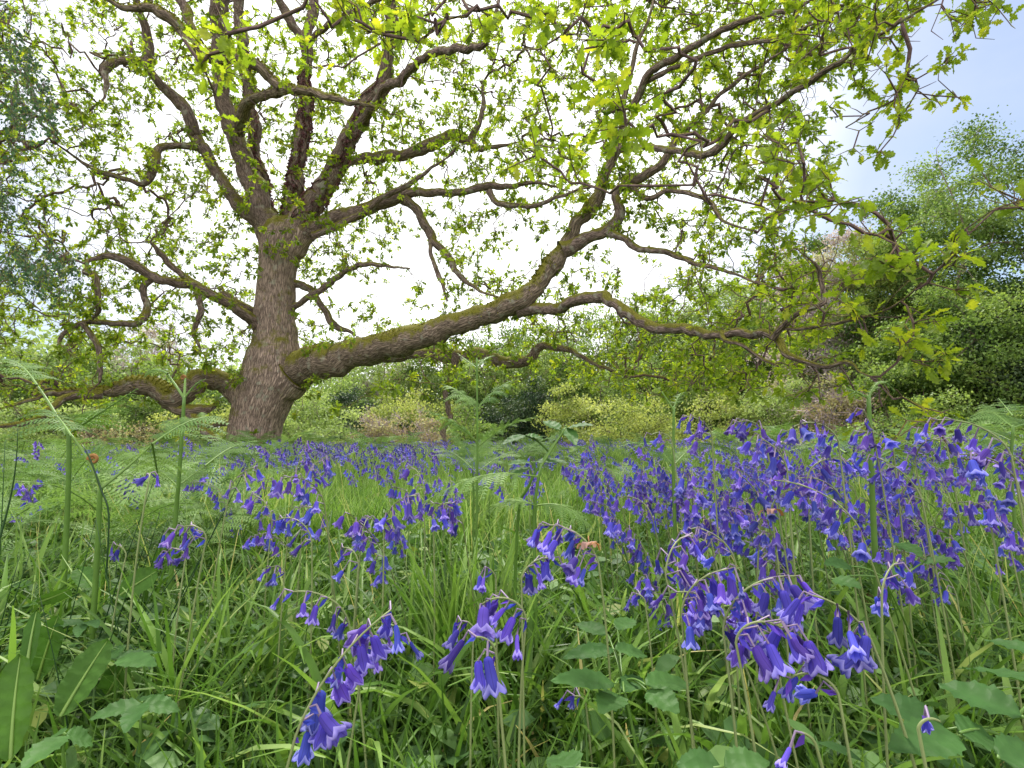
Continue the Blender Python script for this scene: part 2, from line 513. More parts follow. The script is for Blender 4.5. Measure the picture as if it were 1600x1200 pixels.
M['fern_curl'] = leaf_mat('bracken_crozier', [(0.0, (0.22, 0.11, 0.04)), (1.0, (0.30, 0.16, 0.06))], 0.1, 0.8, 0.1)
M['stem'] = leaf_mat('bluebell_stem', [(0.0, (0.12, 0.19, 0.045)), (0.5, (0.21, 0.25, 0.10)), (1.0, (0.26, 0.18, 0.32))], 0.1, 0.45, 0.35, vary=0.15, nscale=25)
M['rush'] = leaf_mat('rush_green', [(0.0, (0.012, 0.04, 0.012)), (1.0, (0.03, 0.08, 0.02))], 0.0, 0.4, 0.4)


def bell_mat(name, c0, c1, c2):
    """violet tube, paler towards the curled tips, a darker line down each tepal"""
    m, N, L = mat_base(name)
    a = N.new('ShaderNodeAttribute'); a.attribute_name = 'along'
    sx = N.new('ShaderNodeSeparateXYZ'); L.new(a.outputs['Vector'], sx.inputs[0])
    r = ramp(N, [(0.0, c0), (0.6, c1), (1.0, c2)]); L.new(sx.outputs['X'], r.inputs['Fac'])
    oi = N.new('ShaderNodeObjectInfo'); at = N.new('ShaderNodeAttribute'); at.attribute_name = 'tint'
    ad = N.new('ShaderNodeMath'); ad.operation = 'ADD'; L.new(oi.outputs['Random'], ad.inputs[0]); L.new(at.outputs['Fac'], ad.inputs[1])
    fr = N.new('ShaderNodeMath'); fr.operation = 'FRACT'; L.new(ad.outputs[0], fr.inputs[0])
    hsv = N.new('ShaderNodeHueSaturation')
    mh = N.new('ShaderNodeMapRange'); mh.inputs['To Min'].default_value = 0.482; mh.inputs['To Max'].default_value = 0.528
    L.new(fr.outputs[0], mh.inputs['Value']); L.new(mh.outputs[0], hsv.inputs['Hue'])
    mv = N.new('ShaderNodeMapRange'); mv.inputs['To Min'].default_value = 0.55; mv.inputs['To Max'].default_value = 1.3
    f2 = N.new('ShaderNodeMath'); f2.operation = 'MULTIPLY_ADD'; f2.inputs[1].default_value = 7.3; f2.inputs[2].default_value = 0.2
    f3 = N.new('ShaderNodeMath'); f3.operation = 'FRACT'
    L.new(fr.outputs[0], f2.inputs[0]); L.new(f2.outputs[0], f3.inputs[0]); L.new(f3.outputs[0], mv.inputs['Value']); L.new(mv.outputs[0], hsv.inputs['Value'])
    L.new(r.outputs['Color'], hsv.inputs['Color'])
    # stripe
    st = N.new('ShaderNodeMapRange'); st.inputs['From Min'].default_value = 0.8; st.inputs['From Max'].default_value = 1.0
    st.inputs['To Min'].default_value = 1.0; st.inputs['To Max'].default_value = 0.62
    L.new(sx.outputs['Y'], st.inputs['Value'])
    vs = N.new('ShaderNodeVectorMath'); vs.operation = 'SCALE'; L.new(hsv.outputs[0], vs.inputs[0]); L.new(st.outputs[0], vs.inputs['Scale'])
    pb = N.new('ShaderNodeBsdfPrincipled'); pb.inputs['Roughness'].default_value = 0.7; pb.inputs['Specular IOR Level'].default_value = 0.12
    L.new(vs.outputs[0], pb.inputs['Base Color'])
    tr = N.new('ShaderNodeBsdfTranslucent'); L.new(vs.outputs[0], tr.inputs['Color'])
    ms = N.new('ShaderNodeMixShader'); ms.inputs[0].default_value = 0.45
    L.new(pb.outputs[0], ms.inputs[1]); L.new(tr.outputs[0], ms.inputs[2])
    o = N.new('ShaderNodeOutputMaterial'); L.new(ms.outputs[0], o.inputs['Surface'])
    return m


M['bell'] = bell_mat('bluebell_petal', (0.085, 0.07, 0.50), (0.19, 0.165, 0.66), (0.46, 0.42, 0.88))
M['wilt'] = leaf_mat('wilted_petal', [(0.0, (0.33, 0.18, 0.10)), (0.5, (0.42, 0.26, 0.24)), (1.0, (0.40, 0.19, 0.07))], 0.3, 0.7, 0.1)

# ------------------------------------------------------------------ ground
def ground_material():
    m, N, L = mat_base('meadow_floor')
    tcn = N.new('ShaderNodeTexCoord')
    n1 = N.new('ShaderNodeTexNoise'); n1.inputs['Scale'].default_value = 3; n1.inputs['Detail'].default_value = 8
    L.new(tcn.outputs['Object'], n1.inputs['Vector'])
    r = ramp(N, [(0.3, (0.018, 0.022, 0.010)), (0.5, (0.045, 0.065, 0.02)), (0.75, (0.09, 0.12, 0.035))])
    L.new(n1.outputs['Fac'], r.inputs['Fac'])
    pb = N.new('ShaderNodeBsdfPrincipled'); pb.inputs['Roughness'].default_value = 1; pb.inputs['Specular IOR Level'].default_value = 0.1
    L.new(r.outputs['Color'], pb.inputs['Base Color'])
    o = N.new('ShaderNodeOutputMaterial'); L.new(pb.outputs[0], o.inputs['Surface'])
    return m


rr_ = np.concatenate([[0], np.geomspace(0.3, 900, 90)])
th_ = np.linspace(0, 2 * math.pi, 97)[:-1]
gx = rr_[:, None] * np.sin(th_)[None]; gy = rr_[:, None] * np.cos(th_)[None]
gz = gh(gx, gy) - 0.0
acc = Acc(); acc.grid(np.stack([gx, gy, gz], -1)[None], True)
g = acc.build('ground', ground_material()); g['kind'] = 'structure'

# ------------------------------------------------------------------ leaf templates
def oak_tpl(detail=2):
    if detail == 2:
        h = [(0, 0), (.06, .015), (.14, .03), (.20, .10), (.27, .13), (.32, .065), (.40, .17), (.47, .21), (.52, .095), (.60, .235), (.68, .25), (.72, .13), (.79, .2), (.85, .19), (.88, .09), (.95, .08), (1, 0)]
    elif detail == 1:
        h = [(0, 0), (.12, .02), (.22, .13), (.32, .06), (.45, .21), (.54, .09), (.66, .25), (.76, .12), (.86, .17), (1, 0)]
    else:
        h = [(0, 0), (.30, .10), (.45, .22), (.55, .12), (.72, .24), (1, 0)]
    h = np.array(h)
    n = len(h)
    V, sz, ix = [], [], []
    def pt(a, w):
        return (w, a, 0.10 * abs(w) * 2.0 - 0.22 * a * a + 0.05 * math.sin(a * 14) * abs(w) * 4)
    mid = [(0, a) for a, _ in h]
    L_ = [pt(a, w) for a, w in h]; R_ = [pt(a, -w) for a, w in h]; Md = [pt(a, 0) for a, _ in h]
    V = Md + L_[1:-1] + R_[1:-1]
    def li(k): return k if k in (0, n - 1) else n + k - 1
    def ri(k): return k if k in (0, n - 1) else n + (n - 2) + k - 1
    for k in range(n - 1):
        for f, flip in ((li, 0), (ri, 1)):
            q = [k, k + 1, f(k + 1), f(k)]
            q2 = []
            for x in q:
                if x not in q2: q2.append(x)
            if flip: q2 = q2[::-1]
            if len(q2) >= 3:
                sz.append(len(q2)); ix += q2
    V = np.array(V)
    return (V, np.array(sz), np.array(ix), np.zeros_like(V), np.zeros(len(sz), int))


OAK = [oak_tpl(0), oak_tpl(1), oak_tpl(2)]
_v = np.array([(0, 0, 0), (.30, .35, .05), (.26, .7, .02), (0, 1, -.1), (-.26, .7, .02), (-.30, .35, .05), (0, .45, 0.0)], float)
OVATE = (_v, np.array([4, 4, 4]), np.array([0, 1, 2, 6, 6, 2, 3, 4, 0, 6, 4, 5]), np.zeros_like(_v), np.zeros(3, int))
_v = np.array([(0, 0, 0), (.33, .45, .06), (0, 1, -.06), (-.33, .45, .06)], float)
DIAM = (_v, np.array([4]), np.array([0, 1, 2, 3]), np.zeros_like(_v), np.zeros(1, int))


def leafR(a, nrm, size):
    """a: along, nrm: rough normal (N,3), size (N,) -> (N,3,3)"""
    a = unit(a); s = unit(np.cross(a, nrm)); n = np.cross(s, a)
    return np.stack([s, a, n], -1) * size[:, None, None]


# ------------------------------------------------------------------ the oak
def L3(rows):
    """rows (px, py, half width px, depth) -> x y z r"""
    return np.array([(*P(px, py, d), r * d / 800) for px, py, r, d in rows])


oak_base = P(400, 728, 8.0); oak_base[2] = 0
oak = thing('oak_tree', 'old spreading oak with mossy leaning trunk and huge low limb reaching right', 'tree', tuple(oak_base))
trunk_rows = [(394, 748, 58, 8), (394, 735, 49, 8), (395, 715, 43, 8), (397, 690, 41, 8), (402, 655, 41, 8), (411, 625, 44, 8), (423, 590, 47, 8), (428, 560, 42, 8), (430, 530, 35, 8), (430, 500, 32, 8), (431, 460, 30, 8), (434, 420, 30, 8), (440, 388, 33, 8), (447, 362, 33, 8), (452, 345, 20, 8)]
tr = resample(L3(trunk_rows), 0.035); tr[:, 3] *= .95
LIMBS = {
 'A': [(428, 604, 30, 8.05), (452, 586, 32, 7.95), (482, 572, 28.5, 7.8), (520, 561, 26, 7.6), (580, 546, 24, 7.4), (640, 531, 22, 7.1), (700, 512, 20, 6.9), (760, 488, 18, 6.7), (812, 470, 17, 6.6), (842, 443, 15, 6.6), (866, 405, 15, 6.6), (884, 384, 13, 6.6), (902, 348, 11, 6.55), (935, 302, 10.5, 6.5), (958, 256, 9, 6.4), (968, 225, 8, 6.3), (972, 190, 7, 6.2), (976, 150, 6.5, 6.1), (990, 90, 5.5, 6.0), (1008, 40, 4.5, 5.9), (1030, -20, 4, 5.8), (1050, -90, 3, 5.6)],
 'A2': [(876, 392, 12, 6.6), (897, 384, 12, 6.6), (930, 368, 10, 6.5), (953, 352, 9.5, 6.5), (967, 328, 9, 6.4), (966, 303, 8, 6.4), (985, 284, 8, 6.3), (1010, 269, 8, 6.2), (1035, 250, 6, 6.1), (1060, 215, 5, 6.1), (1110, 165, 4.5, 6), (1170, 115, 4, 5.8), (1240, 70, 3, 5.5)],
 'A3': [(990, 165, 5, 6.1), (1002, 142, 6, 6), (1020, 112, 6, 5.8), (1075, 76, 5.5, 5.5), (1150, 38, 5, 5.0), (1225, 19, 4.5, 4.6), (1265, 4, 4, 4.3), (1330, -40, 3, 4)],
 'A4': [(1005, 130, 4, 6), (1030, 118, 4, 5.8), (1071, 101, 4, 5.6), (1150, 71, 4, 5.1), (1225, 62, 3.5, 4.7), (1262, 41, 3, 4.4), (1320, 11, 3, 4.0)],
 'B': [(972, 232, 5, 6.2), (1010, 228, 5, 5.7), (1060, 238, 5.5, 5.2), (1108, 238, 6, 4.8), (1126, 226, 6, 4.7), (1165, 186, 5, 4.4), (1250, 138, 5, 3.9), (1320, 92, 4.5, 3.5), (1365, 62, 4, 3.3), (1405, 36, 3.5, 3.1), (1450, 5, 3, 3.0), (1520, -30, 2.5, 2.9)],
 'C': [(812, 482, 12, 6.6), (845, 484, 10, 6.5), (872, 482, 9, 6.2), (905, 468, 9, 5.9), (940, 463, 9, 5.6), (965, 475, 9, 5.4), (985, 494, 9, 5.2), (1025, 511, 8.5, 4.9), (1065, 511, 8, 4.6), (1090, 520, 8, 4.4), (1150, 520, 7.5, 4.0), (1192, 520, 7, 3.7), (1212, 532, 7, 3.6), (1228, 552, 6.5, 3.5), (1255, 570, 6, 3.4), (1285, 574, 5.5, 3.3), (1330, 565, 5, 3.1), (1345, 578, 4, 3.0), (1372, 590, 3, 2.9)],
 'C2': [(1208, 527, 5, 3.6), (1225, 507, 5, 3.5), (1245, 490, 5, 3.4), (1280, 476, 5, 3.3), (1289, 472, 5, 3.3), (1283, 440, 4, 3.3), (1278, 418, 3.5, 3.25), (1254, 396, 1.5, 3.2)],
 'C3': [(1215, 513, 3, 3.6), (1262, 514, 3.2, 3.3), (1330, 502, 3.2, 2.9), (1380, 486, 3, 2.7), (1410, 470, 2.6, 2.6), (1440, 440, 2.5, 2.5)],
 'C4': [(1128, 520, 5, 4.1), (1133, 532, 4.5, 4.0), (1160, 538, 4, 3.9), (1190, 560, 3.5, 3.8), (1215, 572, 3, 3.7)],
 'D': [(450, 598, 14, 8.4), (540, 566, 12, 8.7), (650, 553, 9, 8.6), (700, 556, 9, 8.5), (745, 552, 9, 8.4), (790, 565, 9, 8.2), (825, 562, 8, 8.1), (845, 543, 7, 8.0), (880, 545, 5.5, 7.8), (910, 556, 5, 7.6), (940, 572, 4.5, 7.5), (985, 592, 3.5, 7.4)],
 'E': [(712, 560, 5, 8.4), (707, 585, 4.5, 8.3), (696, 612, 4.2, 8.2), (700, 640, 4, 8.2), (704, 655, 4, 8.2), (692, 672, 4.5, 8.2), (698, 692, 3.6, 8.2), (702, 718, 3.2, 8.2)],
 'F': [(400, 625, 24, 8), (372, 612, 19, 7.9), (348, 593, 17, 7.8), (318, 588, 18, 7.6), (294, 604, 18, 7.5), (270, 622, 16, 7.4), (246, 606, 14, 7.4), (215, 598, 14, 7.3), (190, 606, 12, 7.2), (160, 612, 8, 7.1), (125, 612, 6, 7.0), (85, 616, 5, 6.8), (40, 628, 4, 6.6), (-30, 648, 3, 6.4)],
 'F2': [(262, 628, 9, 7.4), (285, 641, 8, 7.4), (318, 638, 7, 7.4), (345, 625, 6, 7.5)],
 'F3': [(296, 642, 6, 7.4), (312, 664, 5.5, 7.3), (335, 680, 5, 7.2), (356, 694, 4, 7.1)],
 'F4': [(160, 616, 6, 7.1), (100, 622, 5.5, 6.8), (70, 645, 5, 6.5), (30, 660, 4.5, 6.3), (-30, 668, 4, 6.1)],
 'G': [(424, 535, 13, 8), (408, 520, 10, 7.85), (390, 500, 9, 7.7), (368, 480, 9, 7.5), (335, 460, 9, 7.3), (300, 446, 9, 7.1), (262, 440, 8.5, 6.9), (238, 430, 8.5, 6.8), (215, 415, 8.5, 6.7), (190, 405, 8, 6.6), (160, 400, 7, 6.5), (140, 410, 6, 6.4), (130, 422, 5, 6.3)],
 'G2': [(420, 505, 12, 8.2), (400, 492, 10, 8.2), (375, 475, 9, 8), (345, 458, 7, 7.9)],
 'G3': [(312, 448, 6, 7.2), (286, 430, 6, 7.1), (262, 412, 5.5, 7), (245, 395, 5, 6.9), (234, 378, 4, 6.8)],
 'G4': [(234, 436, 6, 6.8), (223, 452, 5.5, 6.8), (225, 478, 5.5, 6.8), (212, 503, 6, 6.7), (185, 506, 5, 6.6), (150, 502, 4.5, 6.6), (120, 505, 4, 6.5), (97, 520, 4, 6.4), (95, 538, 3.5, 6.4), (110, 550, 3, 6.3)],
 'G5': [(130, 506, 4, 6.5), (142, 522, 5, 6.5), (155, 545, 5, 6.5), (159, 575, 4.5, 6.5), (154, 598, 4, 6.5)],
 'G6': [(308, 456, 5, 7.1), (313, 485, 5, 7.1), (304, 515, 4.5, 7.1), (312, 545, 4, 7.1)],
 'G7': [(133, 424, 5, 6.3), (150, 432, 5, 6.3), (154, 455, 5, 6.3), (155, 485, 4.5, 6.4), (138, 505, 4, 6.5)],
 'H1': [(430, 400, 16, 8.1), (412, 372, 13, 8.1), (397, 346, 12, 8.1), (372, 322, 11, 8.1), (356, 298, 11, 8.1), (340, 265, 11, 8.1), (320, 238, 11, 8.0), (303, 212, 11, 8), (292, 176, 10, 7.9), (270, 150, 10, 7.8), (243, 115, 9, 7.6), (229, 86, 8, 7.5), (226, 45, 7, 7.4), (214, 8, 6, 7.2), (205, -60, 5, 7), (190, -160, 3, 6.8)],
 'H1a': [(236, 96, 7, 7.6), (212, 94, 7, 7.5), (180, 92, 7, 7.4), (162, 103, 7, 7.3), (167, 122, 5, 7.3), (162, 150, 2.5, 7.2), (145, 168, 2, 7.2)],
 'H1b': [(312, 228, 8, 8), (290, 229, 7, 7.9), (262, 230, 7, 7.8), (245, 240, 7, 7.7), (240, 262, 7, 7.6), (228, 284, 6.5, 7.6), (200, 281, 4.5, 7.5), (165, 274, 4.5, 7.4), (135, 257, 4, 7.3), (85, 222, 3, 7.0)],
 'H2': [(441, 385, 27, 8), (425, 355, 24, 8), (406, 315, 21, 7.95), (390, 278, 19, 7.9), (376, 235, 17, 7.8), (362, 195, 17, 7.7), (351, 155, 15, 7.6), (345, 85, 14, 7.5), (342, 30, 14, 7.4), (338, -40, 12, 7.2), (330, -140, 9, 7)],
 'H2b': [(432, 350, 13, 8.4), (412, 310, 13, 8.4), (403, 260, 12, 8.4), (396, 200, 11, 8.4), (388, 140, 10, 8.4), (378, 70, 9, 8.3), (372, 0, 8, 8.2), (370, -90, 6, 8)],
 'H2c': [(372, 205, 10, 7.5), (378, 178, 10, 7.2), (392, 160, 9.5, 7), (420, 148, 9, 6.7), (450, 138, 9, 6.5), (490, 143, 8, 6.3), (530, 153, 7.5, 6.2), (560, 163, 7, 6.2), (590, 168, 6, 6.3)],
 'H2d': [(440, 137, 8, 6.5), (420, 122, 8, 6.5), (400, 104, 9, 6.4), (372, 93, 12, 6.4), (330, 88, 12, 6.4), (310, 70, 11, 6.3), (290, 50, 10, 6.3), (262, 30, 10, 6.2), (235, 13, 10, 6.2), (200, 13, 9, 6.1), (165, -10, 7, 6)],
 'H2e': [(308, 66, 8, 6.3), (302, 38, 8, 6.4), (285, 12, 8, 6.5), (270, -20, 8, 6.5), (250, -90, 6, 6.5)],
 'H3': [(447, 375, 16, 8.2), (455, 330, 15, 8.3), (463, 275, 14, 8.3), (470, 230, 13, 8.3), (476, 170, 11, 8.3), (479, 110, 10, 8.3), (482, 50, 9, 8.3), (490, -10, 8, 8.3), (500, -100, 6, 8.3)],
 'H3a': [(479, 80, 7, 8.3), (465, 45, 8, 8.2), (447, 20, 8, 8.1), (430, -20, 7, 8), (400, -100, 5, 7.9)],
 'H3b': [(482, 68, 6, 8.3), (505, 48, 6, 8.1), (545, 25, 5.5, 7.9), (595, -5, 5, 7.6), (650, -60, 4, 7.4)],
 'H4': [(452, 372, 26, 8), (472, 345, 24, 8), (500, 303, 20, 8), (526, 260, 17, 8), (548, 210, 15, 8), (576, 160, 14, 7.9), (602, 110, 13, 7.8), (612, 60, 12, 7.7), (612, 0, 11, 7.6), (620, -80, 9, 7.5), (650, -170, 6, 7.3)],
 'H4a': [(568, 190, 8, 7.6), (590, 152, 8, 7.1), (618, 125, 7.5, 6.7), (650, 102, 7.5, 6.3), (682, 82, 7.5, 5.9), (712, 78, 7, 5.6), (748, 74, 7, 5.3), (765, 48, 6, 5.1), (778, 5, 5, 5.0), (790, -50, 4, 5)],
 'H4b': [(528, 262, 10, 8.2), (555, 252, 10, 8.4), (590, 248, 10, 8.5), (622, 242, 11, 8.6), (660, 234, 11, 8.6), (690, 222, 11, 8.6), (712, 208, 10, 8.6), (733, 216, 7, 8.6), (748, 195, 6.5, 8.6), (755, 160, 6, 8.6), (757, 128, 5, 8.6)],
 'H4c': [(738, 214, 4, 8.6), (747, 232, 4.5, 8.5), (775, 230, 4, 8.4), (812, 223, 3, 8.3)],
 'H5': [(450, 392, 22, 8), (478, 372, 20, 7.95), (510, 350, 15, 7.9), (550, 334, 13, 7.8), (600, 318, 12, 7.7), (640, 303, 11, 7.6), (670, 298, 8, 7.5), (705, 300, 7, 7.4), (760, 292, 6.5, 7.2), (800, 289, 6, 7.0), (845, 286, 4.5, 6.8), (900, 300, 3, 6.6)],
 'H5a': [(632, 312, 8, 7.6), (655, 330, 8, 7.6), (670, 360, 7.5, 7.6), (682, 382, 7, 7.6), (698, 398, 6, 7.6), (715, 428, 5, 7.5), (750, 455, 4, 7.4), (790, 468, 3, 7.2)],
 'H5b': [(672, 368, 5, 7.6), (676, 405, 4.5, 7.5), (688, 440, 4, 7.4), (700, 470, 3, 7.3)],
 'H5c': [(490, 368, 6, 7.7), (530, 352, 6, 7.6), (575, 330, 5.5, 7.5), (600, 307, 5, 7.4), (640, 286, 5, 7.2), (680, 258, 4, 7.1), (705, 242, 3, 7)],
 'H5d': [(765, 300, 5, 7.2), (775, 316, 5, 7.1), (805, 322, 5, 6.9), (835, 320, 4.5, 6.7), (870, 308, 4, 6.5), (935, 290, 3, 6.2)],
 'I1': [(455, 482, 6, 8), (480, 468, 5, 7.8), (517, 440, 4.5, 7.6), (560, 414, 4, 7.4), (600, 416, 3.5, 7.2), (640, 420, 3, 7.0)],
 'I2': [(450, 440, 7, 8), (478, 450, 6, 8.1), (505, 480, 5, 8.1), (520, 510, 5, 8.2), (556, 525, 4, 8.3)],
 'I3': [(946, 362, 5, 6.5), (975, 372, 5, 6.3), (1017, 391, 5, 6.0), (1062, 399, 4.5, 5.8), (1100, 415, 4, 5.5), (1150, 430, 3, 5.2), (1210, 450, 2, 5)],
 'I4': [(985, 290, 4, 6.3), (1010, 310, 4, 6.1), (1050, 298, 4, 5.9), (1100, 312, 3.5, 5.6), (1130, 345, 3, 5.3), (1180, 360, 2.5, 5.1)],
 'I5': [(420, 640, 8, 8.3), (392, 652, 6, 8.5), (370, 665, 5, 8.6), (352, 660, 4, 8.7), (300, 672, 3, 8.8)],
}
PARENT_OF = {'A2': 'A', 'A3': 'A', 'A4': 'A3', 'B': 'A', 'C': 'A', 'C2': 'C', 'C3': 'C', 'C4': 'C', 'E': 'D', 'F2': 'F', 'F3': 'F2', 'F4': 'F', 'G3': 'G', 'G4': 'G', 'G5': 'G4', 'G6': 'G', 'G7': 'G', 'H1a': 'H1', 'H1b': 'H1', 'H2c': 'H2', 'H2d': 'H2c', 'H2e': 'H2d', 'H3a': 'H3', 'H3b': 'H3', 'H4a': 'H4', 'H4b': 'H4', 'H4c': 'H4b', 'H5a': 'H5', 'H5b': 'H5a', 'H5c': 'H5', 'H5d': 'H5', 'I3': 'A2', 'I4': 'A2'}
MOSSY = {'A': 'bark_moss', 'F': 'bark_moss', 'F2': 'bark_moss', 'G': 'bark_limb', 'H2c': 'bark_moss', 'H2d': 'bark_moss', 'D': 'bark_limb'}
npos, npar = [], []
limb_objs = {}
for key, rows in LIMBS.items():
    c = resample(L3(rows), 0.05)
    if key[0] == 'H': c[:, 3] *= .82
    if key in ('A', 'A2', 'A3', 'A4', 'B', 'C'): c[:, 3] *= .92
    if key[0] in 'CG' and key != 'C': c[:, 3] *= .85
    # knobbly oak bends
    s_ = np.arange(len(c)) * 0.05
    wob = np.stack([np.array([noise.noise(Vector((s * 1.9 + 7 * k, ord(key[0]) * 3.7 + len(key) * 5.1 + (ord(key[-1]) * 1.3), k * 9.1))) for s in s_]) for k in range(3)], -1)
    wob2 = np.stack([np.array([noise.noise(Vector((s * 6.3 + 11 * k, ord(key[0]) * 1.7 + len(key) * 2.1 + ord(key[-1]), k * 3.1))) for s in s_]) for k in range(3)], -1)
    c[:, :3] += (wob * np.minimum(0.07, c[:, 3:4] * 1.2) + wob2 * np.minimum(0.03, c[:, 3:4] * .8)) * sstep(0, 0.5, s_)[:, None]
    c[:, 3] *= 1 + 0.28 * np.maximum(0, wob2[:, 1])
    c[:, 3] *= 1 + 0.16 * wob[:, 0] * 1.5
    if key in ('A', 'F'):
        c[:, 3] *= np.interp(s_, [0, .5], [.7, 1])
    if key in PARENT_OF:
        c[:, 3] *= 1 + 0.35 * np.exp(-s_ / 0.06)
    if c[-1, 3] < 0.06:
        c[:, 3] *= np.interp(np.arange(len(c)) / len(c), [0, .7, 1], [1, 1, .4])
    a = Acc()
    seg = 40 if c[0, 3] > 0.2 else 26 if c[0, 3] > 0.08 else 14
    tube(a, c[:, :3], np.maximum(c[:, 3], 0.004), seg, rough=0.14, fine=0.007 if c[0, 3] > .08 else 0.002, off=ord(key[0]) * 1.7)
    o = a.build('limb', M[MOSSY.get(key, 'bark_limb')], oak)
    limb_objs[key] = c
    cc = c[::2]
    b0 = len(npos)
    for k in range(len(cc)):
        npos.append(cc[k, :3]); npar.append(b0 + k - 1 if k else -1)
npos = np.array(npos)


def blended_trunk():
    a = Acc()
    tube(a, tr[:, :3], tr[:, 3], 40, rough=0.07, cap=2)
    for key, Ls in (('A', .62), ('F', .5), ('G', .28), ('G2', .3), ('H1', .5), ('H2', .6), ('H3', .5), ('H4', .6), ('H5', .55), ('D', .2), ('H2b', .5), ('I5', .15)):
        c = limb_objs[key]; m = int(Ls / .045)
        c = c[:m].copy(); t = np.arange(len(c)) / (len(c) - 1)
        c[:, 3] *= np.interp(t, [0, .25, .5, .8, 1], [1.0, 1.35, 1.3, 1.06, .88] if key in 'AF' else [.8, 1.1, 1.08, 1.0, .88])
        tube(a, c[:, :3], c[:, 3], 24, cap=2)
    for an, r0, L in ((2.6, .16, .55), (3.9, .15, .5), (5.0, .17, .6), (0.2, .14, .5), (1.3, .12, .4)):
        f = tr[6, :3]; q = resample(np.array([(f[0] + math.cos(an) * .18, f[1] + math.sin(an) * .18, .55, r0 * .9), (f[0] + math.cos(an) * .33, f[1] + math.sin(an) * .33, .22, r0), (f[0] + math.cos(an) * (.35 + L * .5), f[1] + math.sin(an) * (.35 + L * .5), .0, r0 * .6), (f[0] + math.cos(an) * (.4 + L), f[1] + math.sin(an) * (.4 + L), -.08, r0 * .3)]), .05)
        tube(a, q[:, :3], q[:, 3], 16, cap=2)
    tmp = a.build('tmp', M['bark'])
    md = tmp.modifiers.new('r', 'REMESH'); md.mode = 'VOXEL'; md.voxel_size = 0.016; md.use_smooth_shade = True
    ms = tmp.modifiers.new('s', 'SMOOTH'); ms.factor = .6; ms.iterations = 14
    dg = bpy.context.evaluated_depsgraph_get(); dg.update()
    me = bpy.data.meshes.new_from_object(tmp.evaluated_get(dg))
    bpy.data.objects.remove(tmp)
    me.name = 'trunk'
    n = len(me.vertices)
    print('TRUNK', n)
    co = np.zeros(n * 3, np.float32); me.vertices.foreach_get('co', co); co = co.reshape(-1, 3).astype(float)
    no = np.array([v.normal[:] for v in me.vertices])
    cx = np.interp(co[:, 2], tr[:, 2], tr[:, 0]); cy = np.interp(co[:, 2], tr[:, 2], tr[:, 1])
    th = np.arctan2(co[:, 1] - cy, co[:, 0] - cx)
    al = np.stack([np.cos(th) * .42, np.sin(th) * .42, co[:, 2]], -1)
    dsp = np.array([noise.noise(Vector((q[0] * 34, q[1] * 34, q[2] * 5))) + .5 * noise.noise(Vector((q[0] * 55, q[1] * 55, q[2] * 9))) for q in al])
    co += no * (np.abs(dsp) * -0.017 + .004)[:, None]
    me.vertices.foreach_set('co', co.astype(np.float32).ravel())
    aa = me.attributes.new('along', 'FLOAT_VECTOR', 'POINT'); aa.data.foreach_set('vector', al.astype(np.float32).ravel())
    me.materials.clear(); me.materials.append(M['bark'])
    me.update()
    o = bpy.data.objects.new('trunk', me); COL.objects.link(o); o.parent = oak; o.location = -Vector(oak.location)
    me.polygons.foreach_set('use_smooth', np.ones(len(me.polygons), bool))


blended_trunk()

# crown terminals: where the twig ends of the oak hang in space
def crown_density(px, py):
    k = 1.0
    # right outline of the crown
    xr = np.interp(py, [-400, -250, 0, 60, 130, 200, 300, 360, 430, 520, 580, 640], [1600, 1560, 1440, 1380, 1280, 1290, 1300, 1230, 1290, 1290, 1230, 1100])
    if px > xr: return 0
    yb = np.interp(px, [-300, 0, 150, 330, 360, 400, 470, 640, 700, 900, 1100, 1200, 1300], [680, 670, 665, 640, 560, 540, 555, 520, 600, 600, 610, 615, 560])
    if py > yb: return 0
    for cx, cy, rx, ry, v in ((650, 445, 60, 65, .08), (140, 310, 55, 60, .45), (1010, 405, 60, 45, .15), (880, 345, 60, 55, .5), (1150, 380, 60, 30, .6), (800, 385, 60, 50, .5), (560, 465, 60, 40, .35), (60, 490, 70, 60, .9), (250, 190, 60, 80, .8), (130, 60, 120, 60, .8), (340, 490, 60, 40, .9), (430, 640, 70, 90, .05), (250, 598, 150, 32, .12), (60, 640, 120, 25, .3), (1350, 160, 100, 60, .25), (90, 580, 90, 50, .5),
                          (560, 600, 90, 50, .1), (700, 650, 200, 40, .2), (440, 480, 45, 80, .1)):
        if ((px - cx) / rx) ** 2 + ((py - cy) / ry) ** 2 < 1: k = min(k, v)
    return k


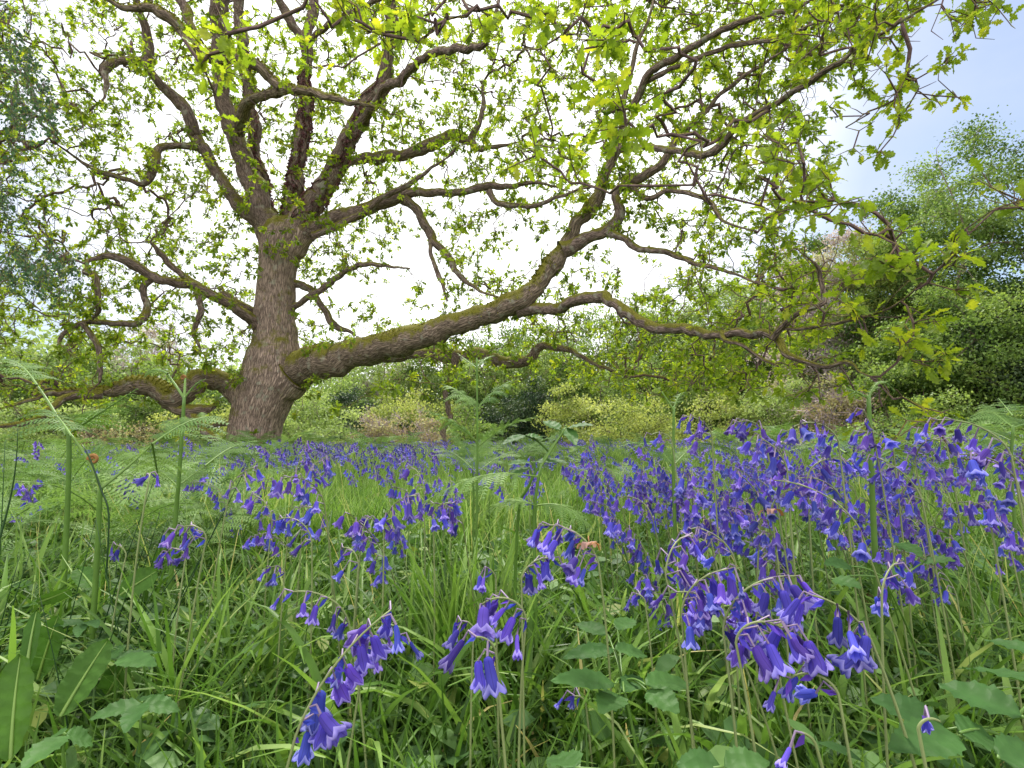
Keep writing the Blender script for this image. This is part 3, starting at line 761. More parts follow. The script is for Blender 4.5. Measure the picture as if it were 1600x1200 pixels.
terms = []
while len(terms) < 5400:
    px, py = rng.uniform(-260, 1560), rng.uniform(-380, 670)
    if py < 0 and rng.random() < 0.45: continue
    if rng.random() > crown_density(px, py): continue
    # depth: a thick dome round the trunk that comes towards the camera on the right and overhead
    near = np.interp(px, [-200, 200, 700, 1100, 1400], [5.2, 6.2, 6.4, 5.4, 4.2])
    far = np.interp(px, [-200, 400, 800, 1100, 1400], [10.0, 12.0, 11.0, 8.6, 6.5])
    d = near + (far - near) * rng.beta(1.5, 1.6)
    p = P(px, py, d)
    if p[2] < 0.9 or p[2] > 9.5: continue
    terms.append(p)
for (cx, cy, sx, sy, n, d0, d1) in [  # sprays named one by one, nearer the camera
        (1180, 235, 45, 30, 6, 2.2, 3.0), (1260, 315, 60, 22, 7, 2.1, 2.7), (1290, 300, 40, 30, 5, 2.2, 2.8), (1420, 410, 45, 22, 6, 2.1, 2.5), (1490, 400, 22, 8, 3, 2.1, 2.4), (1370, 500, 55, 30, 5, 2.5, 3.0), (1420, 560, 35, 30, 5, 2.5, 2.9), (1280, 440, 60, 30, 6, 3.0, 3.6), (1370, 165, 60, 22, 7, 2.9, 3.3), (1440, 115, 50, 25, 6, 2.9, 3.2), (1345, 230, 20, 12, 3, 2.9, 3.1), (1380, 60, 50, 30, 9, 3, 3.6), (1300, 120, 50, 30, 8, 3.2, 4.2), (1500, 20, 40, 15, 4, 2.8, 3.2), (1560, 12, 20, 10, 2, 2.8, 3.1),
        (1270, 20, 60, 30, 10, 3, 3.8), (960, 178, 24, 13, 5, 1.6, 1.9), (932, 62, 20, 12, 3, 1.6, 1.9), (985, 215, 16, 12, 1, 1.8, 2.1), (870, 240, 30, 40, 3, 2.4, 3.0), (840, 215, 30, 30, 3, 2.4, 3.0), (860, 150, 40, 30, 2, 2.6, 3.2), (350, 115, 25, 14, 4, 2.2, 2.8), (345, 65, 22, 16, 3, 2.0, 2.6), (610, 40, 40, 25, 5, 2.2, 3.0), (560, 15, 50, 15, 5, 2.2, 3.0), (630, 65, 30, 20, 4, 2.4, 3), (660, 30, 60, 30, 3, 2.8, 3.4), (725, 40, 40, 20, 5, 2.5, 3.2), (880, 20, 50, 20, 6, 2.2, 3.0), (490, 100, 30, 25, 3, 3, 4),
        (1110, 180, 60, 40, 6, 3.6, 4.4), (1020, 70, 50, 40, 4, 2.8, 3.6), (610, 610, 25, 8, 3, 5, 6), (660, 600, 20, 14, 3, 5.5, 6.5), (720, 590, 60, 20, 8, 6, 7.5), (520, 640, 12, 8, 2, 6, 6.5), (480, 620, 20, 30, 5, 7, 8), (1150, 590, 50, 20, 8, 4, 5), (1060, 590, 50, 20, 6, 5, 6), (960, 600, 40, 18, 6, 6, 7)]:
    for _ in range(n):
        terms.append(P(cx + rng.normal(0, sx * .7), cy + rng.normal(0, sy * .7), rng.uniform(d0, d1)))
for key, c in limb_objs.items():
    if c[-1, 3] < 0.06 and key not in ('E', 'C2'):
        for _ in range(7):
            terms.append(c[-1, :3] + unit(c[-1, :3] - c[-6, :3]) * rng.uniform(.1, .6) + rng.normal(0, .16, 3))
        for _ in range(4):
            terms.append(c[int(len(c) * rng.uniform(.5, .95)), :3] + rng.normal(0, .28, 3))
terms = np.array(terms)
X, par, D, ends = grow(npos, npar, terms, 0.062, 0.15, bias=0.18)
n0 = len(npos)
a = Acc()
rr = skeleton_mesh(a, X, par, D, n0, tip=0.0042, expo=2.1, rmax=0.02)
# short spurs carrying the leaf rosettes
idx = [e for e in ends]
fine = np.arange(n0, len(X))[rr[n0:] < 0.008]
extra = rng.choice(fine, min(len(fine), 4200), replace=False)
tips, tdir = [], []
A_, B_, TD = [], [], []
for e in list(ends) + list(ends) + list(extra):
    dd = unit(D[e] + rng.normal(0, 0.75, 3) + np.array((0, 0, 0.25)))
    L = rng.uniform(0.03, 0.12)
    A_.append(X[e]); B_.append(X[e] + dd * L); TD.append(dd)
for e in ends:
    A_.append(X[e]); B_.append(X[e] + D[e] * 0.02); TD.append(D[e])
A_, B_, TD = map(np.array, (A_, B_, TD))
edges_mesh(a, A_, B_, np.full(len(A_), 0.0032), np.full(len(A_), 0.002), TD, TD, 3)
# crooked leafless spurs and twiglets all along the finer branches
fi = rng.choice(np.arange(n0, len(X))[rr[n0:] < 0.014], 9000)
d1 = unit(D[fi] * .7 + rng.normal(0, .8, (9000, 3))); L1 = rng.uniform(.04, .16, 9000)[:, None]
d2 = unit(d1 + rng.normal(0, .6, (9000, 3))); q1 = X[fi] + d1 * L1; q2 = q1 + d2 * L1 * .8
edges_mesh(a, X[fi], q1, np.full(9000, .0032), np.full(9000, .0026), d1, d1, 3)
edges_mesh(a, q1, q2, np.full(9000, .0026), np.full(9000, .0014), d2, d2, 3)
tw = a.build('twigs', M['twig'], oak, kind='stuff')
# leaves
_, _, dep = proj(B_)
a = Acc()
keepn = rng.integers(5, 11, len(B_))
for lod, (lo, hi) in ((2, (0, 3.3)), (1, (3.3, 6.0)), (0, (6.0, 99))):
    sel = (dep >= lo) & (dep < hi)
    b, t, kn = B_[sel], TD[sel], keepn[sel]
    if lod == 2: kn = np.maximum(2, kn // 2)
    R = np.repeat(np.arange(len(b)), kn)
    n = len(R)
    if not n: continue
    rad = unit(rng.normal(0, 1, (n, 3)))
    ax = unit(t[R] * 0.55 + rad * 1.0 + np.array((0, 0, -0.12)))
    nr = unit(np.array((0, 0, 1.0)) + rng.normal(0, 0.45, (n, 3)))
    size = rng.uniform(0.042, 0.092, n) * (1.12 if lod == 2 else 1.0)
    base = b[R] - t[R] * rng.uniform(0, 0.03, n)[:, None]
    cl_t = rng.normal(0.62 if lod == 2 else 0.55, 0.12, len(b))
    a.inst(OAK[lod], leafR(ax, nr, size) * np.array([rng.uniform(.8, 1.15, n), np.ones(n), np.ones(n)]).T[:, None, :], base, np.clip(cl_t[R] + rng.normal(0, 0.11, n), 0.02, 0.90 + .08 * (rng.random(n) < .05)))
a.build('foliage', M['oak_leaf'], oak, smooth=False, kind='stuff')
n_oak_leaves = len(a.n)

# dead ivy stems clinging round the fork and the middle stem
a = Acc()
for key, side in (('H3', 0), ('H3', 1), ('H3', 2), ('H4', 0), ('H2b', 1)):
    c = limb_objs[key]
    n = min(len(c), 60)
    for w in range(6):
        ph = rng.uniform(0, 6.28)
        u, v = frames(np.gradient(c[:n, :3], axis=0))
        k = np.arange(n)
        an = ph + np.sin(k * 0.11 + w) * 0.9
        pp = c[:n, :3] + (u * np.cos(an)[:, None] + v * np.sin(an)[:, None]) * (c[:n, 3:4] * 1.04 + 0.006)
        tube(a, pp, np.full(n, 0.006), 5)
        m_ = n * 9
        ki = rng.integers(0, n, m_)
        ax = unit(rng.normal(0, 1, (m_, 3)))
        a.inst(DIAM, leafR(ax, rng.normal(0, 1, (m_, 3)), rng.uniform(0.02, 0.045, m_)), pp[ki], rng.uniform(0, 1, m_), mat=1)
M['ivy_dead'] = leaf_mat('withered_ivy', [(0.0, (0.10, 0.04, 0.05)), (1.0, (0.30, 0.15, 0.17))], 0.2, 0.8, 0.1)
a.build('ivy', [M['bark_dark'], M['ivy_dead']], oak, kind='stuff')

# moss cushions on top of the big limbs
a = Acc()
M['moss'] = leaf_mat('moss', [(0.0, (0.07, 0.08, 0.01)), (0.6, (0.19, 0.19, 0.025)), (1.0, (0.33, 0.29, 0.05))], 0.3, 0.9, 0.1)
for key, n, lim in (('A', 9000, 110), ('F', 4500, 60), ('H2d', 1800, 80), ('H2c', 1500, 80), ('G', 900, 60), ('H1', 500, 40)):
    c = limb_objs[key]
    c = c[7 if key in 'AF' else 0:lim]
    ki = rng.integers(0, len(c), n)
    ang = rng.normal(0, 0.75, n)
    t = unit(np.gradient(c[:, :3], axis=0))[ki]
    side = unit(np.cross(t, (0, 0, 1.0))); up = np.cross(side, t)
    pd = up * np.cos(ang)[:, None] + side * np.sin(ang)[:, None]
    patch = np.array([noise.noise(Vector(x) * 2.5) for x in c[ki, :3] + pd * 0.2])
    ok = patch > -0.15
    base = (c[ki, :3] + pd * c[ki, 3:4] * 0.97)[ok]
    m_ = ok.sum()
    ax = unit(pd[ok] + rng.normal(0, 0.6, (m_, 3)))
    R_ = leafR(ax, rng.normal(0, 1, (m_, 3)), rng.uniform(0.012, 0.032, m_))
    a.inst(DIAM, R_, base, rng.uniform(0, 1, m_))
a.build('moss', M['moss'], oak, smooth=False, kind='stuff')

# ------------------------------------------------------------------ trees and shrubs beyond the clearing
def shrub(name, label, cat, px, top, d, wpx, mat, leaf=0.07, dens=1.0, bark='bark_dark', base_py=None, group=None, low=0.0, bare=False, shape='round', clumps=None, trunk_r=None, tiers=None, seed=0):
    rg = np.random.default_rng(int(px * 7 + top * 3 + d * 11) % 99991 + seed)
    x = (px - 800) / 800 * d
    base = np.array((x, d, float(gh(x, d)) - 0.02))
    ztop = P(px, top, d)[2]
    H = max(0.5, ztop - base[2]); W = wpx / 800 * d / 2
    K = clumps or int(18 + W * H * 5)
    K = min(K, 150)
    cs = []
    while len(cs) < K:
        u = rg.uniform(-1, 1, 3); u[2] = rg.uniform(low, 1)
        f = u[2]
        if shape == 'round': env = math.sqrt(max(0, 1 - abs(f - 0.42) ** 2 / 0.36)) if f > 0.42 else 0.75 + 0.25 * f / 0.42
        elif shape == 'birch': env = np.interp(f, [0, .15, .35, .7, 1], [.4, .9, 1, .78, .32])
        else: env = np.interp(f, [0, .5, 1], [1, .8, .25])
        rad = math.hypot(u[0], u[1])
        if rad > env or (rad < env * 0.35 and rg.random() < 0.6): continue
        cs.append(base + np.array((u[0] * W, u[1] * W * 0.8, 0.02 + f * H * 0.96)))
    cs = np.array(cs)
    root = thing(name, label, cat, tuple(base), group)
    nst = 1 if shape == 'birch' else rg.integers(3, 6)
    pos, pr = [], []
    for s in range(nst):
        tipx = base + np.array((rg.normal(0, .12) * W * (nst > 1) * 3, rg.normal(0, .1) * W, H * (0.85 if nst == 1 else rg.uniform(.45, .75))))
        m_ = max(6, int(H / 0.22))
        b0 = len(pos)
        for k in range(m_):
            s_ = k / (m_ - 1)
            w = noise.noise_vector(Vector((px, s * 3.1, s_ * 2.2)))
            q = base * (1 - s_) + tipx * s_ + np.array(w) * 0.14 * H * min(1, s_ * 2) * np.array((1, 1, .1))
            pos.append(q); pr.append(b0 + k - 1 if k else -1)
    n0_ = len(pos)
    X_, pr_, D_, en = grow(np.array(pos), pr, cs, 0.3 if H > 3 else 0.16, 0.10, bias=0.15, rg=rg)
    # radii over everything, trunk included
    a = Acc()
    n = len(X_); r = np.zeros(n); pr_ = np.array(pr_)
    for k in range(n - 1, -1, -1):
        if r[k] == 0: r[k] = 0.006 ** 2.3
        if pr_[k] >= 0: r[pr_[k]] += r[k]
    r = r ** (1 / 2.3) * (1.0 if H > 3 else 0.7)
    k = np.arange(n)[pr_ >= 0]
    edges_mesh(a, X_[pr_[k]], X_[k], np.minimum(r[pr_[k]], r[k] * 1.3), r[k], D_[k], D_[k], 5)
    # fine twigs in each clump
    nt = (14 if bare else 5)
    e = np.repeat(en, nt)
    dirs = unit(D_[e] * 0.6 + rg.normal(0, 0.7, (len(e), 3)) + np.array((0, 0, 0.35 if bare else 0.1)))
    Lk = rg.uniform(0.3, 1.0, len(e)) * W * (0.40 if bare else 0.25)
    Bt = X_[e] + dirs * Lk[:, None]
    edges_mesh(a, X_[e], Bt, np.full(len(e), 0.0035 + 0.00025 * d), np.full(len(e), 0.0015 + 0.0001 * d), dirs, dirs, 3)
    a.build('trunk' if shape == 'birch' else 'stems', M[bark], root, kind=None if shape == 'birch' else 'stuff')
    # leaves: clumps with gaps between
    area = (wpx) * max(20, (H / d * 800))
    lp = leaf * 800 / d
    nl = int(min(26000, dens * 3.4 * area / (lp * lp * 0.45)))
    cr = 0.55 * (W * W * H / K) ** (1 / 3) * 1.25
    w = rg.uniform(0.4, 1.6, K); w /= w.sum()
    ci = rg.choice(K, nl, p=w)
    sq = np.array((1.15, 1.15, 0.62))
    off = rg.normal(0, 1, (nl, 3)) * sq * cr * 0.5
    pos_l = cs[ci] + off
    pos_l[:, 2] = np.maximum(pos_l[:, 2], gh(pos_l[:, 0], pos_l[:, 1]) + 0.02)
    ct = rg.normal(0.5, 0.27, K)
    ax = unit(rg.normal(0, 1, (nl, 3)) + np.array((0, 0, -0.3)))
    nr = unit(rg.normal(0, 0.8, (nl, 3)) + np.array((0, 0, 0.8)))
    a = Acc()
    a.inst(DIAM if lp < 9 else OVATE, leafR(ax, nr, leaf * rg.uniform(0.7, 1.35, nl)), pos_l, np.clip(ct[ci] + rg.normal(0, 0.18, nl), 0, 1))
    a.build('crown', M[mat], root, smooth=False)
    return root


TREES = [
 # right hand wood edge, tall
 ('birch_tree', 'tall grey-green birch rising highest at the edge of the wood', 1550, 105, 13, 230, 'leaf_fresh', .075, 1.0, 'bark_pale', 'birch', .12),
 ('birch_tree', 'dark leafy birch cut by the frame beside the tallest birch', 1660, 190, 12, 240, 'leaf_fresh', .08, 0.75, 'bark_pale', 'birch', .1),
 ('willow_tree', 'mid green willow just left of the tallest birch', 1465, 215, 15, 170, 'leaf_fresh', .08, 1.0, 'bark_pale', 'birch', .08),
 ('willow_tree', 'yellowish green willow between the tall birches and mauve budding tree', 1412, 262, 17, 150, 'leaf_fresh', .09, 1.0, 'bark_pale', 'birch', .05),
 ('budding_tree', 'mauve budding tree standing out against the sky on the slope', 1335, 302, 15.5, 130, 'leaf_mauve', .07, 0.6, 'bark_purple', 'birch', .1),
 ('budding_tree', 'second pale mauve budding tree, lower and further down the slope', 1262, 350, 16.5, 120, 'leaf_mauve', .075, 0.6, 'bark_purple', 'birch', .1),
 ('willow_tree', 'pale green tree below the mauve budding trees', 1330, 400, 18, 150, 'leaf_pale', .09, 0.6, 'bark_pale', 'round', 0),
 ('budding_tree', 'pinkish bare tree at the low end of the wooded slope', 1215, 378, 24, 110, 'leaf_mauve', .08, 0.32, 'bark_purple', 'birch', .1),
 ('willow_tree', 'pale tree seen through oak leaves at the foot of the slope', 1170, 430, 25, 130, 'leaf_pale', .1, 0.6, 'bark_pale', 'round', 0),
 ('willow_tree', 'leafy green tree filling the slope under the birches', 1440, 320, 14, 180, 'leaf_mid', .08, 1.0, 'bark_dark', 'round', 0),
 ('hawthorn_tree', 'dark leafy thicket tree beneath the tallest birch', 1550, 400, 11.5, 230, 'leaf_mid', .07, 1.0, 'bark_dark', 'round', .16),
 ('holly_tree', 'very dark holly with shadowed base at the frame edge', 1625, 440, 11.5, 200, 'leaf_dark', .07, 1.0, 'bark_dark', 'round', .1),
 ('hawthorn_tree', 'bushy hawthorn in front of the dark thicket', 1440, 480, 12.5, 170, 'leaf_mid', .075, 0.9, 'bark_dark', 'round', .1),
 ('bramble_thicket', 'arching brown bramble thicket under the hanging oak branch end', 1310, 585, 12.5, 150, 'leaf_brown', .065, 0.45, 'bark_purple', 'low', 0),
 ('hazel_shrub', 'brownish green shrub behind the bramble thicket', 1330, 500, 15, 170, 'leaf_fresh', .08, 0.8, 'bark_dark', 'round', 0),
 ('hazel_shrub', 'pale shrub with rounded top left of the bramble thicket', 1215, 585, 15, 140, 'leaf_pale', .075, 0.8, 'bark_pale', 'round', 0),
 ('hazel_shrub', 'yellow-green shrub lit behind the arching fern stems', 1120, 605, 15, 130, 'leaf_yellow', .07, 0.8, 'bark_pale', 'round', 0),
 ('hawthorn_shrub', 'low spreading hawthorn with dark hollow underneath', 975, 600, 17, 190, 'leaf_yellow', .075, 0.62, 'bark_dark', 'low', .12),
 ('hawthorn_tree', 'green tree standing behind the spreading hawthorn', 1020, 520, 22, 180, 'leaf_fresh', .1, 0.8, 'bark_dark', 'round', 0),
 ('hazel_tree', 'soft green tree behind the right limb tips', 1120, 495, 24, 180, 'leaf_fresh', .11, 0.75, 'bark_dark', 'round', 0),
 ('hazel_tree', 'tall rounded tree closing the view above the spreading hawthorn', 960, 470, 30, 200, 'leaf_fresh', .13, 1.0, 'bark_dark', 'round', 0),
 ('hazel_tree', 'tree rising behind the crooked drooping oak branch', 680, 520, 31, 150, 'leaf_mid', .13, 1.0, 'bark_dark', 'round', 0),
 ('hazel_tree', 'leafy tree under the wavy middle of the right oak limb', 1075, 455, 27, 190, 'leaf_mid', .12, 1.0, 'bark_dark', 'round', 0),
 ('hazel_tree', 'tree between the mauve slope trees and the right limb tips', 1200, 440, 21, 170, 'leaf_fresh', .10, 1.0, 'bark_dark', 'round', 0),
 ('hazel_tree', 'dusky tree far behind the left mossy limb', 160, 530, 27, 200, 'leaf_mid', .12, 1.0, 'bark_dark', 'round', 0),
 ('willow_tree', 'pale tree low on the slope behind the limb that climbs to the right', 1130, 405, 24, 170, 'leaf_pale', .11, 1.0, 'bark_pale', 'round', 0),
 ('willow_tree', 'soft green tree half way down the wooded slope', 1245, 375, 20, 160, 'leaf_fresh', .10, 1.0, 'bark_pale', 'round', 0),
 ('willow_tree', 'olive green tree on the slope under the mauve tree tops', 1310, 345, 17.5, 150, 'leaf_fresh', .09, 1.0, 'bark_pale', 'round', 0),
 ('willow_tree', 'light yellow-green tree in the middle of the wooded slope', 1375, 335, 15, 130, 'leaf_yellow', .08, .8, 'bark_pale', 'round', 0),
 ('hazel_tree', 'pale tree closing the view left of the wooded slope', 1040, 440, 28, 190, 'leaf_pale', .13, 1.0, 'bark_pale', 'round', 0),
 ('hazel_tree', 'faint green tree far behind the fork of the right limb', 800, 485, 32, 190, 'leaf_fresh', .14, 1.0, 'bark_dark', 'round', 0),
 ('hazel_tree', 'faint tree far behind the rise of the big limb', 620, 500, 33, 190, 'leaf_pale', .14, .9, 'bark_pale', 'round', 0),
 ('holly_shrub', 'dark evergreen holly left of the pale spreading bushes', 835, 585, 21, 90, 'leaf_dark', .09, 1.0, 'bark_dark', 'round', 0),
 ('holly_shrub', 'dark evergreen behind the tall feathery fern stem', 775, 600, 22, 75, 'leaf_dark', .09, 0.9, 'bark_dark', 'round', 0),
 ('hazel_shrub', 'bright pale bush between the dark hollies and hawthorn', 895, 600, 19, 100, 'leaf_yellow', .085, 0.8, 'bark_pale', 'round', 0),
 ('hazel_tree', 'pale green tree above the dark hollies', 860, 500, 28, 170, 'leaf_fresh', .13, 01.0, 'bark_pale', 'round', 0),
 ('hazel_tree', 'hazy green tree seen under the big oak limb', 740, 545, 29, 140, 'leaf_fresh', .13, 0.95, 'bark_pale', 'round', 0),
 ('blackthorn_shrub', 'pinkish bare-twigged bush at the middle of the clearing edge', 640, 625, 18, 130, 'leaf_pink', .075, 0.42, 'bark_purple', 'low', 0),
 ('blackthorn_shrub', 'smaller pinkish brown twiggy bush right of the oak trunk', 575, 640, 17.5, 110, 'leaf_pink', .075, 0.45, 'bark_purple', 'low', 0),
 ('hazel_shrub', 'tall yellow-green bush behind the pinkish twiggy bushes', 650, 608, 21, 150, 'leaf_yellow', .09, 0.75, 'bark_pale', 'round', 0),
 ('hazel_shrub', 'fresh green bush under the drooping crooked oak branch', 725, 625, 19, 100, 'leaf_fresh', .08, 0.8, 'bark_pale', 'round', 0),
 ('holly_shrub', 'small dark bush right of the trunk below the big limb', 555, 598, 22, 80, 'leaf_dark', .08, 0.8, 'bark_dark', 'round', 0),
 ('hazel_shrub', 'pale feathery bush directly right of the oak trunk', 495, 612, 16, 130, 'leaf_pale', .075, 0.85, 'bark_pale', 'round', 0),
 ('hazel_shrub', 'pale low bush at the foot of the oak trunk', 470, 650, 13, 90, 'leaf_pale', .06, 0.85, 'bark_pale', 'round', 0),
 ('hazel_tree', 'green tree behind the oak trunk under its fork', 500, 570, 27, 190, 'leaf_fresh', .13, 0.95, 'bark_pale', 'round', 0),
 ('budding_tree', 'mauve bare tree seen through the gap under the big limb', 610, 560, 33, 110, 'leaf_mauve', .1, 0.3, 'bark_purple', 'birch', .1),
 ('hazel_shrub', 'yellow-green bush left of the oak trunk under the mossy limb', 320, 615, 15, 120, 'leaf_yellow', .075, 0.8, 'bark_pale', 'round', 0),
 ('blackthorn_shrub', 'brownish twiggy bush left of the oak trunk', 200, 640, 14, 140, 'leaf_brown', .07, 0.5, 'bark_dark', 'low', 0),
 ('hazel_shrub', 'soft pale bush behind the two thick fern stems', 130, 630, 15, 130, 'leaf_pale', .075, 0.8, 'bark_pale', 'round', 0),
 ('hazel_shrub', 'pale green bush at the left end of the clearing', 30, 615, 15, 150, 'leaf_pale', .075, 0.85, 'bark_pale', 'round', 0),
 ('hazel_tree', 'hazy pale tree behind the mossy left limb', 260, 560, 24, 160, 'leaf_fresh', .11, 0.95, 'bark_pale', 'round', 0),
 ('budding_tree', 'mauve budding tree showing through the left oak branches', 225, 490, 30, 130, 'leaf_mauve', .1, 0.35, 'bark_purple', 'birch', .1),
 ('hazel_tree', 'pale tree behind the left end bushes', 90, 545, 24, 190, 'leaf_fresh', .11, 01.0, 'bark_pale', 'round', 0),
 ('hazel_tree', 'broad green tree at the left frame edge', -60, 520, 20, 200, 'leaf_fresh', .1, 0.8, 'bark_dark', 'round', 0),
 ('hazel_tree', 'pale tree between the trunk and the left budding tree', 370, 575, 28, 140, 'leaf_fresh', .12, 0.95, 'bark_pale', 'round', 0),
 ('hawthorn_shrub', 'low yellow-green bush spread along the left clearing edge', 50, 675, 9.5, 190, 'leaf_fresh', .05, 0.8, 'bark_dark', 'low', 0),
 ('hazel_shrub', 'light green bush on the bank behind the flowers at far right', 1480, 610, 10.5, 180, 'leaf_mid', .055, 0.8, 'bark_dark', 'low', 0),
 ('hazel_shrub', 'green bush on the bank at the right frame edge', 1610, 615, 9.5, 150, 'leaf_mid', .055, 0.8, 'bark_dark', 'low', 0),
 ('bramble_thicket', 'low leafy bramble patch along the foot of the wood', 1390, 640, 10.5, 150, 'leaf_fresh', .05, 0.8, 'bark_dark', 'low', 0),
]
for (nm, lb, px, top, d, w, mt, lf, dn, bk, shp, lw) in TREES:
    shrub(nm, lb, 'tree' if nm.endswith('tree') else 'shrub' if 'shrub' in nm else 'bramble', px, top, d, w, mt, leaf=lf, dens=dn, bark=bk, shape=shp, low=lw, bare='budding' in nm or 'blackthorn' in nm or nm == 'bramble_thicket')

# birch at the left edge: the trunk stands outside the frame, its drooping boughs come in
bx = thing('birch_tree', 'shaded birch boughs with small dark leaves drooping in at the top left', 'tree', (-6.8, 5.2, 0))
tp = resample(np.array([(-6.8, 5.2, -0.05, .16), (-6.75, 5.2, 1.5, .14), (-6.6, 5.1, 3.5, .11), (-6.5, 5.1, 5.6, .07), (-6.45, 5, 7.0, .03)]), 0.12)
a = Acc(); tube(a, tp[:, :3], tp[:, 3], 16, rough=.08); a.build('trunk', M['bark_pale'], bx)
ts = []
for (cx, cy, sx, sy, n) in [(35, 90, 45, 60, 18), (15, 180, 40, 45, 14), (15, 300, 35, 45, 12), (40, 405, 60, 35, 26), (-60, 250, 60, 200, 40), (90, 150, 25, 40, 8), (-30, 60, 50, 80, 20), (90, 420, 35, 25, 8)]:
    for _ in range(n):
        ts.append(P(cx + rng.normal(0, sx * .6), cy + rng.normal(0, sy * .6), rng.uniform(4.6, 6.2)))
ts = np.array(ts)
Xb, pb_, Db, eb = grow(tp[::2, :3], [k - 1 for k in range(len(tp[::2]))], ts, 0.1, 0.06, bias=.2)
a = Acc(); skeleton_mesh(a, Xb, pb_, Db, len(tp[::2]), tip=.0014, rmax=.03)
hang = np.repeat(eb, 4)
dr = unit(np.array((0, 0, -1.0)) + rng.normal(0, .35, (len(hang), 3)))
HL = rng.uniform(.15, .45, len(hang))
edges_mesh(a, Xb[hang], Xb[hang] + dr * HL[:, None], np.full(len(hang), .0016), np.full(len(hang), .0009), dr, dr, 3)
a.build('boughs', M['twig'], bx, kind='stuff')
m_ = len(hang) * 10
hi = rng.integers(0, len(hang), m_)
lp_ = Xb[hang[hi]] + dr[hi] * (HL[hi] * rng.uniform(0, 1, m_))[:, None] + rng.normal(0, .015, (m_, 3))
a = Acc(); a.inst(OVATE, leafR(unit(rng.normal(0, .7, (m_, 3)) + (0, 0, -.7)), rng.normal(0, 1, (m_, 3)), rng.uniform(.022, .042, m_)), lp_, rng.uniform(0, 1, m_))
a.build('foliage', M['leaf_birch_blue'], bx, smooth=False, kind='stuff')
#--PART2--

# a far-off wood closes the clearing behind the single trees
a = Acc(); b = Acc()
K = 420
az = rng.uniform(-1.25, 1.25, K); rad_ = rng.uniform(34, 46, K)
hh = rng.uniform(0.3, 1.0, K) * np.interp(az, [-1.25, -0.4, 0.1, 0.35, 0.8, 1.25], [7, 5.5, 5.5, 6.5, 8, 9])
cs = np.stack([rad_ * np.sin(az), rad_ * np.cos(az), hh + 0.3], -1)
NF = 110000
ci = rng.integers(0, K, NF)
off = rng.normal(0, 1, (NF, 3)) * (1.5, 1.5, 1.0)
pl = cs[ci] + off
pl[40000:, 2] = rng.uniform(0, 1, NF - 40000) ** 1.3 * (cs[ci[40000:], 2] + .5)
pl[40000:, 0] += rng.normal(0, 3, NF - 40000)
pl[:, 2] = np.abs(pl[:, 2]) + 0.05
ct = rng.normal(.5, .2, K)
a.inst(DIAM, leafR(rng.normal(0, 1, (NF, 3)), rng.normal(0, .7, (NF, 3)) + (0, 0, .7), rng.uniform(.22, .45, NF)), pl, np.clip(ct[ci] + rng.normal(0, .15, NF), 0, 1))
a.build('far_wood', M['leaf_pale'], None, smooth=False, kind='stuff')

# ------------------------------------------------------------------ meadow plants
def meadow_pts(n, d0, d1, power=1.0, spread=1.18, cap=None):
    """points on the ground within (and a little beyond) the view, density falling with distance"""
    u = rng.uniform(0, 1, n)
    if power == 1.0: d = d0 * (d1 / d0) ** u
    else:
        e = 1 - power
        d = (d0 ** (e + 1) + u * (d1 ** (e + 1) - d0 ** (e + 1))) ** (1 / (e + 1))
    x = rng.uniform(-spread, spread, n) * (d + 0.12)
    return np.stack([x, d, gh(x, d)], -1)


def blades(acc, base, length, width, lean, bend, az, tint, segs=4, fold=0.0, tip=0.08):
    n = len(base)
    s = np.linspace(0, 1, segs + 1)
    th = lean[:, None] + bend[:, None] * s[None] ** 1.5
    ds = length[:, None] / segs
    hx = np.concatenate([np.zeros((n, 1)), np.cumsum(np.sin(th[:, :-1]) * ds, 1)], 1)
    hz = np.concatenate([np.zeros((n, 1)), np.cumsum(np.cos(th[:, :-1]) * ds, 1)], 1)
    dx, dy = np.cos(az)[:, None], np.sin(az)[:, None]
    c = np.stack([base[:, :1] + hx * dx, base[:, 1:2] + hx * dy, np.maximum(base[:, 2:3] + hz, base[:, 2:3] + 0.003)], -1)
    tw = az + math.pi / 2 + rng.normal(0, 0.5, n)
    w = width[:, None] * np.interp(s, [0, .35, .75, 1], [.75, 1, .7, tip])[None] / 2
    side = np.stack([np.cos(tw), np.sin(tw), rng.normal(0, .15, n)], -1)[:, None, :]
    if fold:
        G = np.stack([c - side * w[..., None], c + np.array((0, 0, -1.0)) * (w * fold)[..., None], c + side * w[..., None]], 2)
    else:
        G = np.stack([c - side * w[..., None], c + side * w[..., None]], 2)
    acc.grid(G, False, tint)


def clump_noise(p, s=1.5, o=0.0):
    return np.array([noise.noise(Vector((x * s + o, y * s, o))) for x, y in p[:, :2]])


a = Acc()
# near: long lax blades, knee-deep round the lens
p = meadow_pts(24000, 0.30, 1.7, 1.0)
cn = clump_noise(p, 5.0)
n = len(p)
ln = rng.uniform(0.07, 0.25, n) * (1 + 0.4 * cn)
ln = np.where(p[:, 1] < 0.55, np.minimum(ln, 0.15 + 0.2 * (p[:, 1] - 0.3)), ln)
tint = np.clip(0.27 + 0.38 * cn + rng.normal(0, .16, n), 0, .84)  # foreground darkening put into the blade colour: near tint kept low
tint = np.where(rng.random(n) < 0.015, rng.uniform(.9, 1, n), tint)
blades(a, p, ln, rng.uniform(.003, .0075, n), rng.uniform(0, .6, n), rng.uniform(0.2, 2.1, n), rng.uniform(0, 6.28, n), tint, 6, .35)
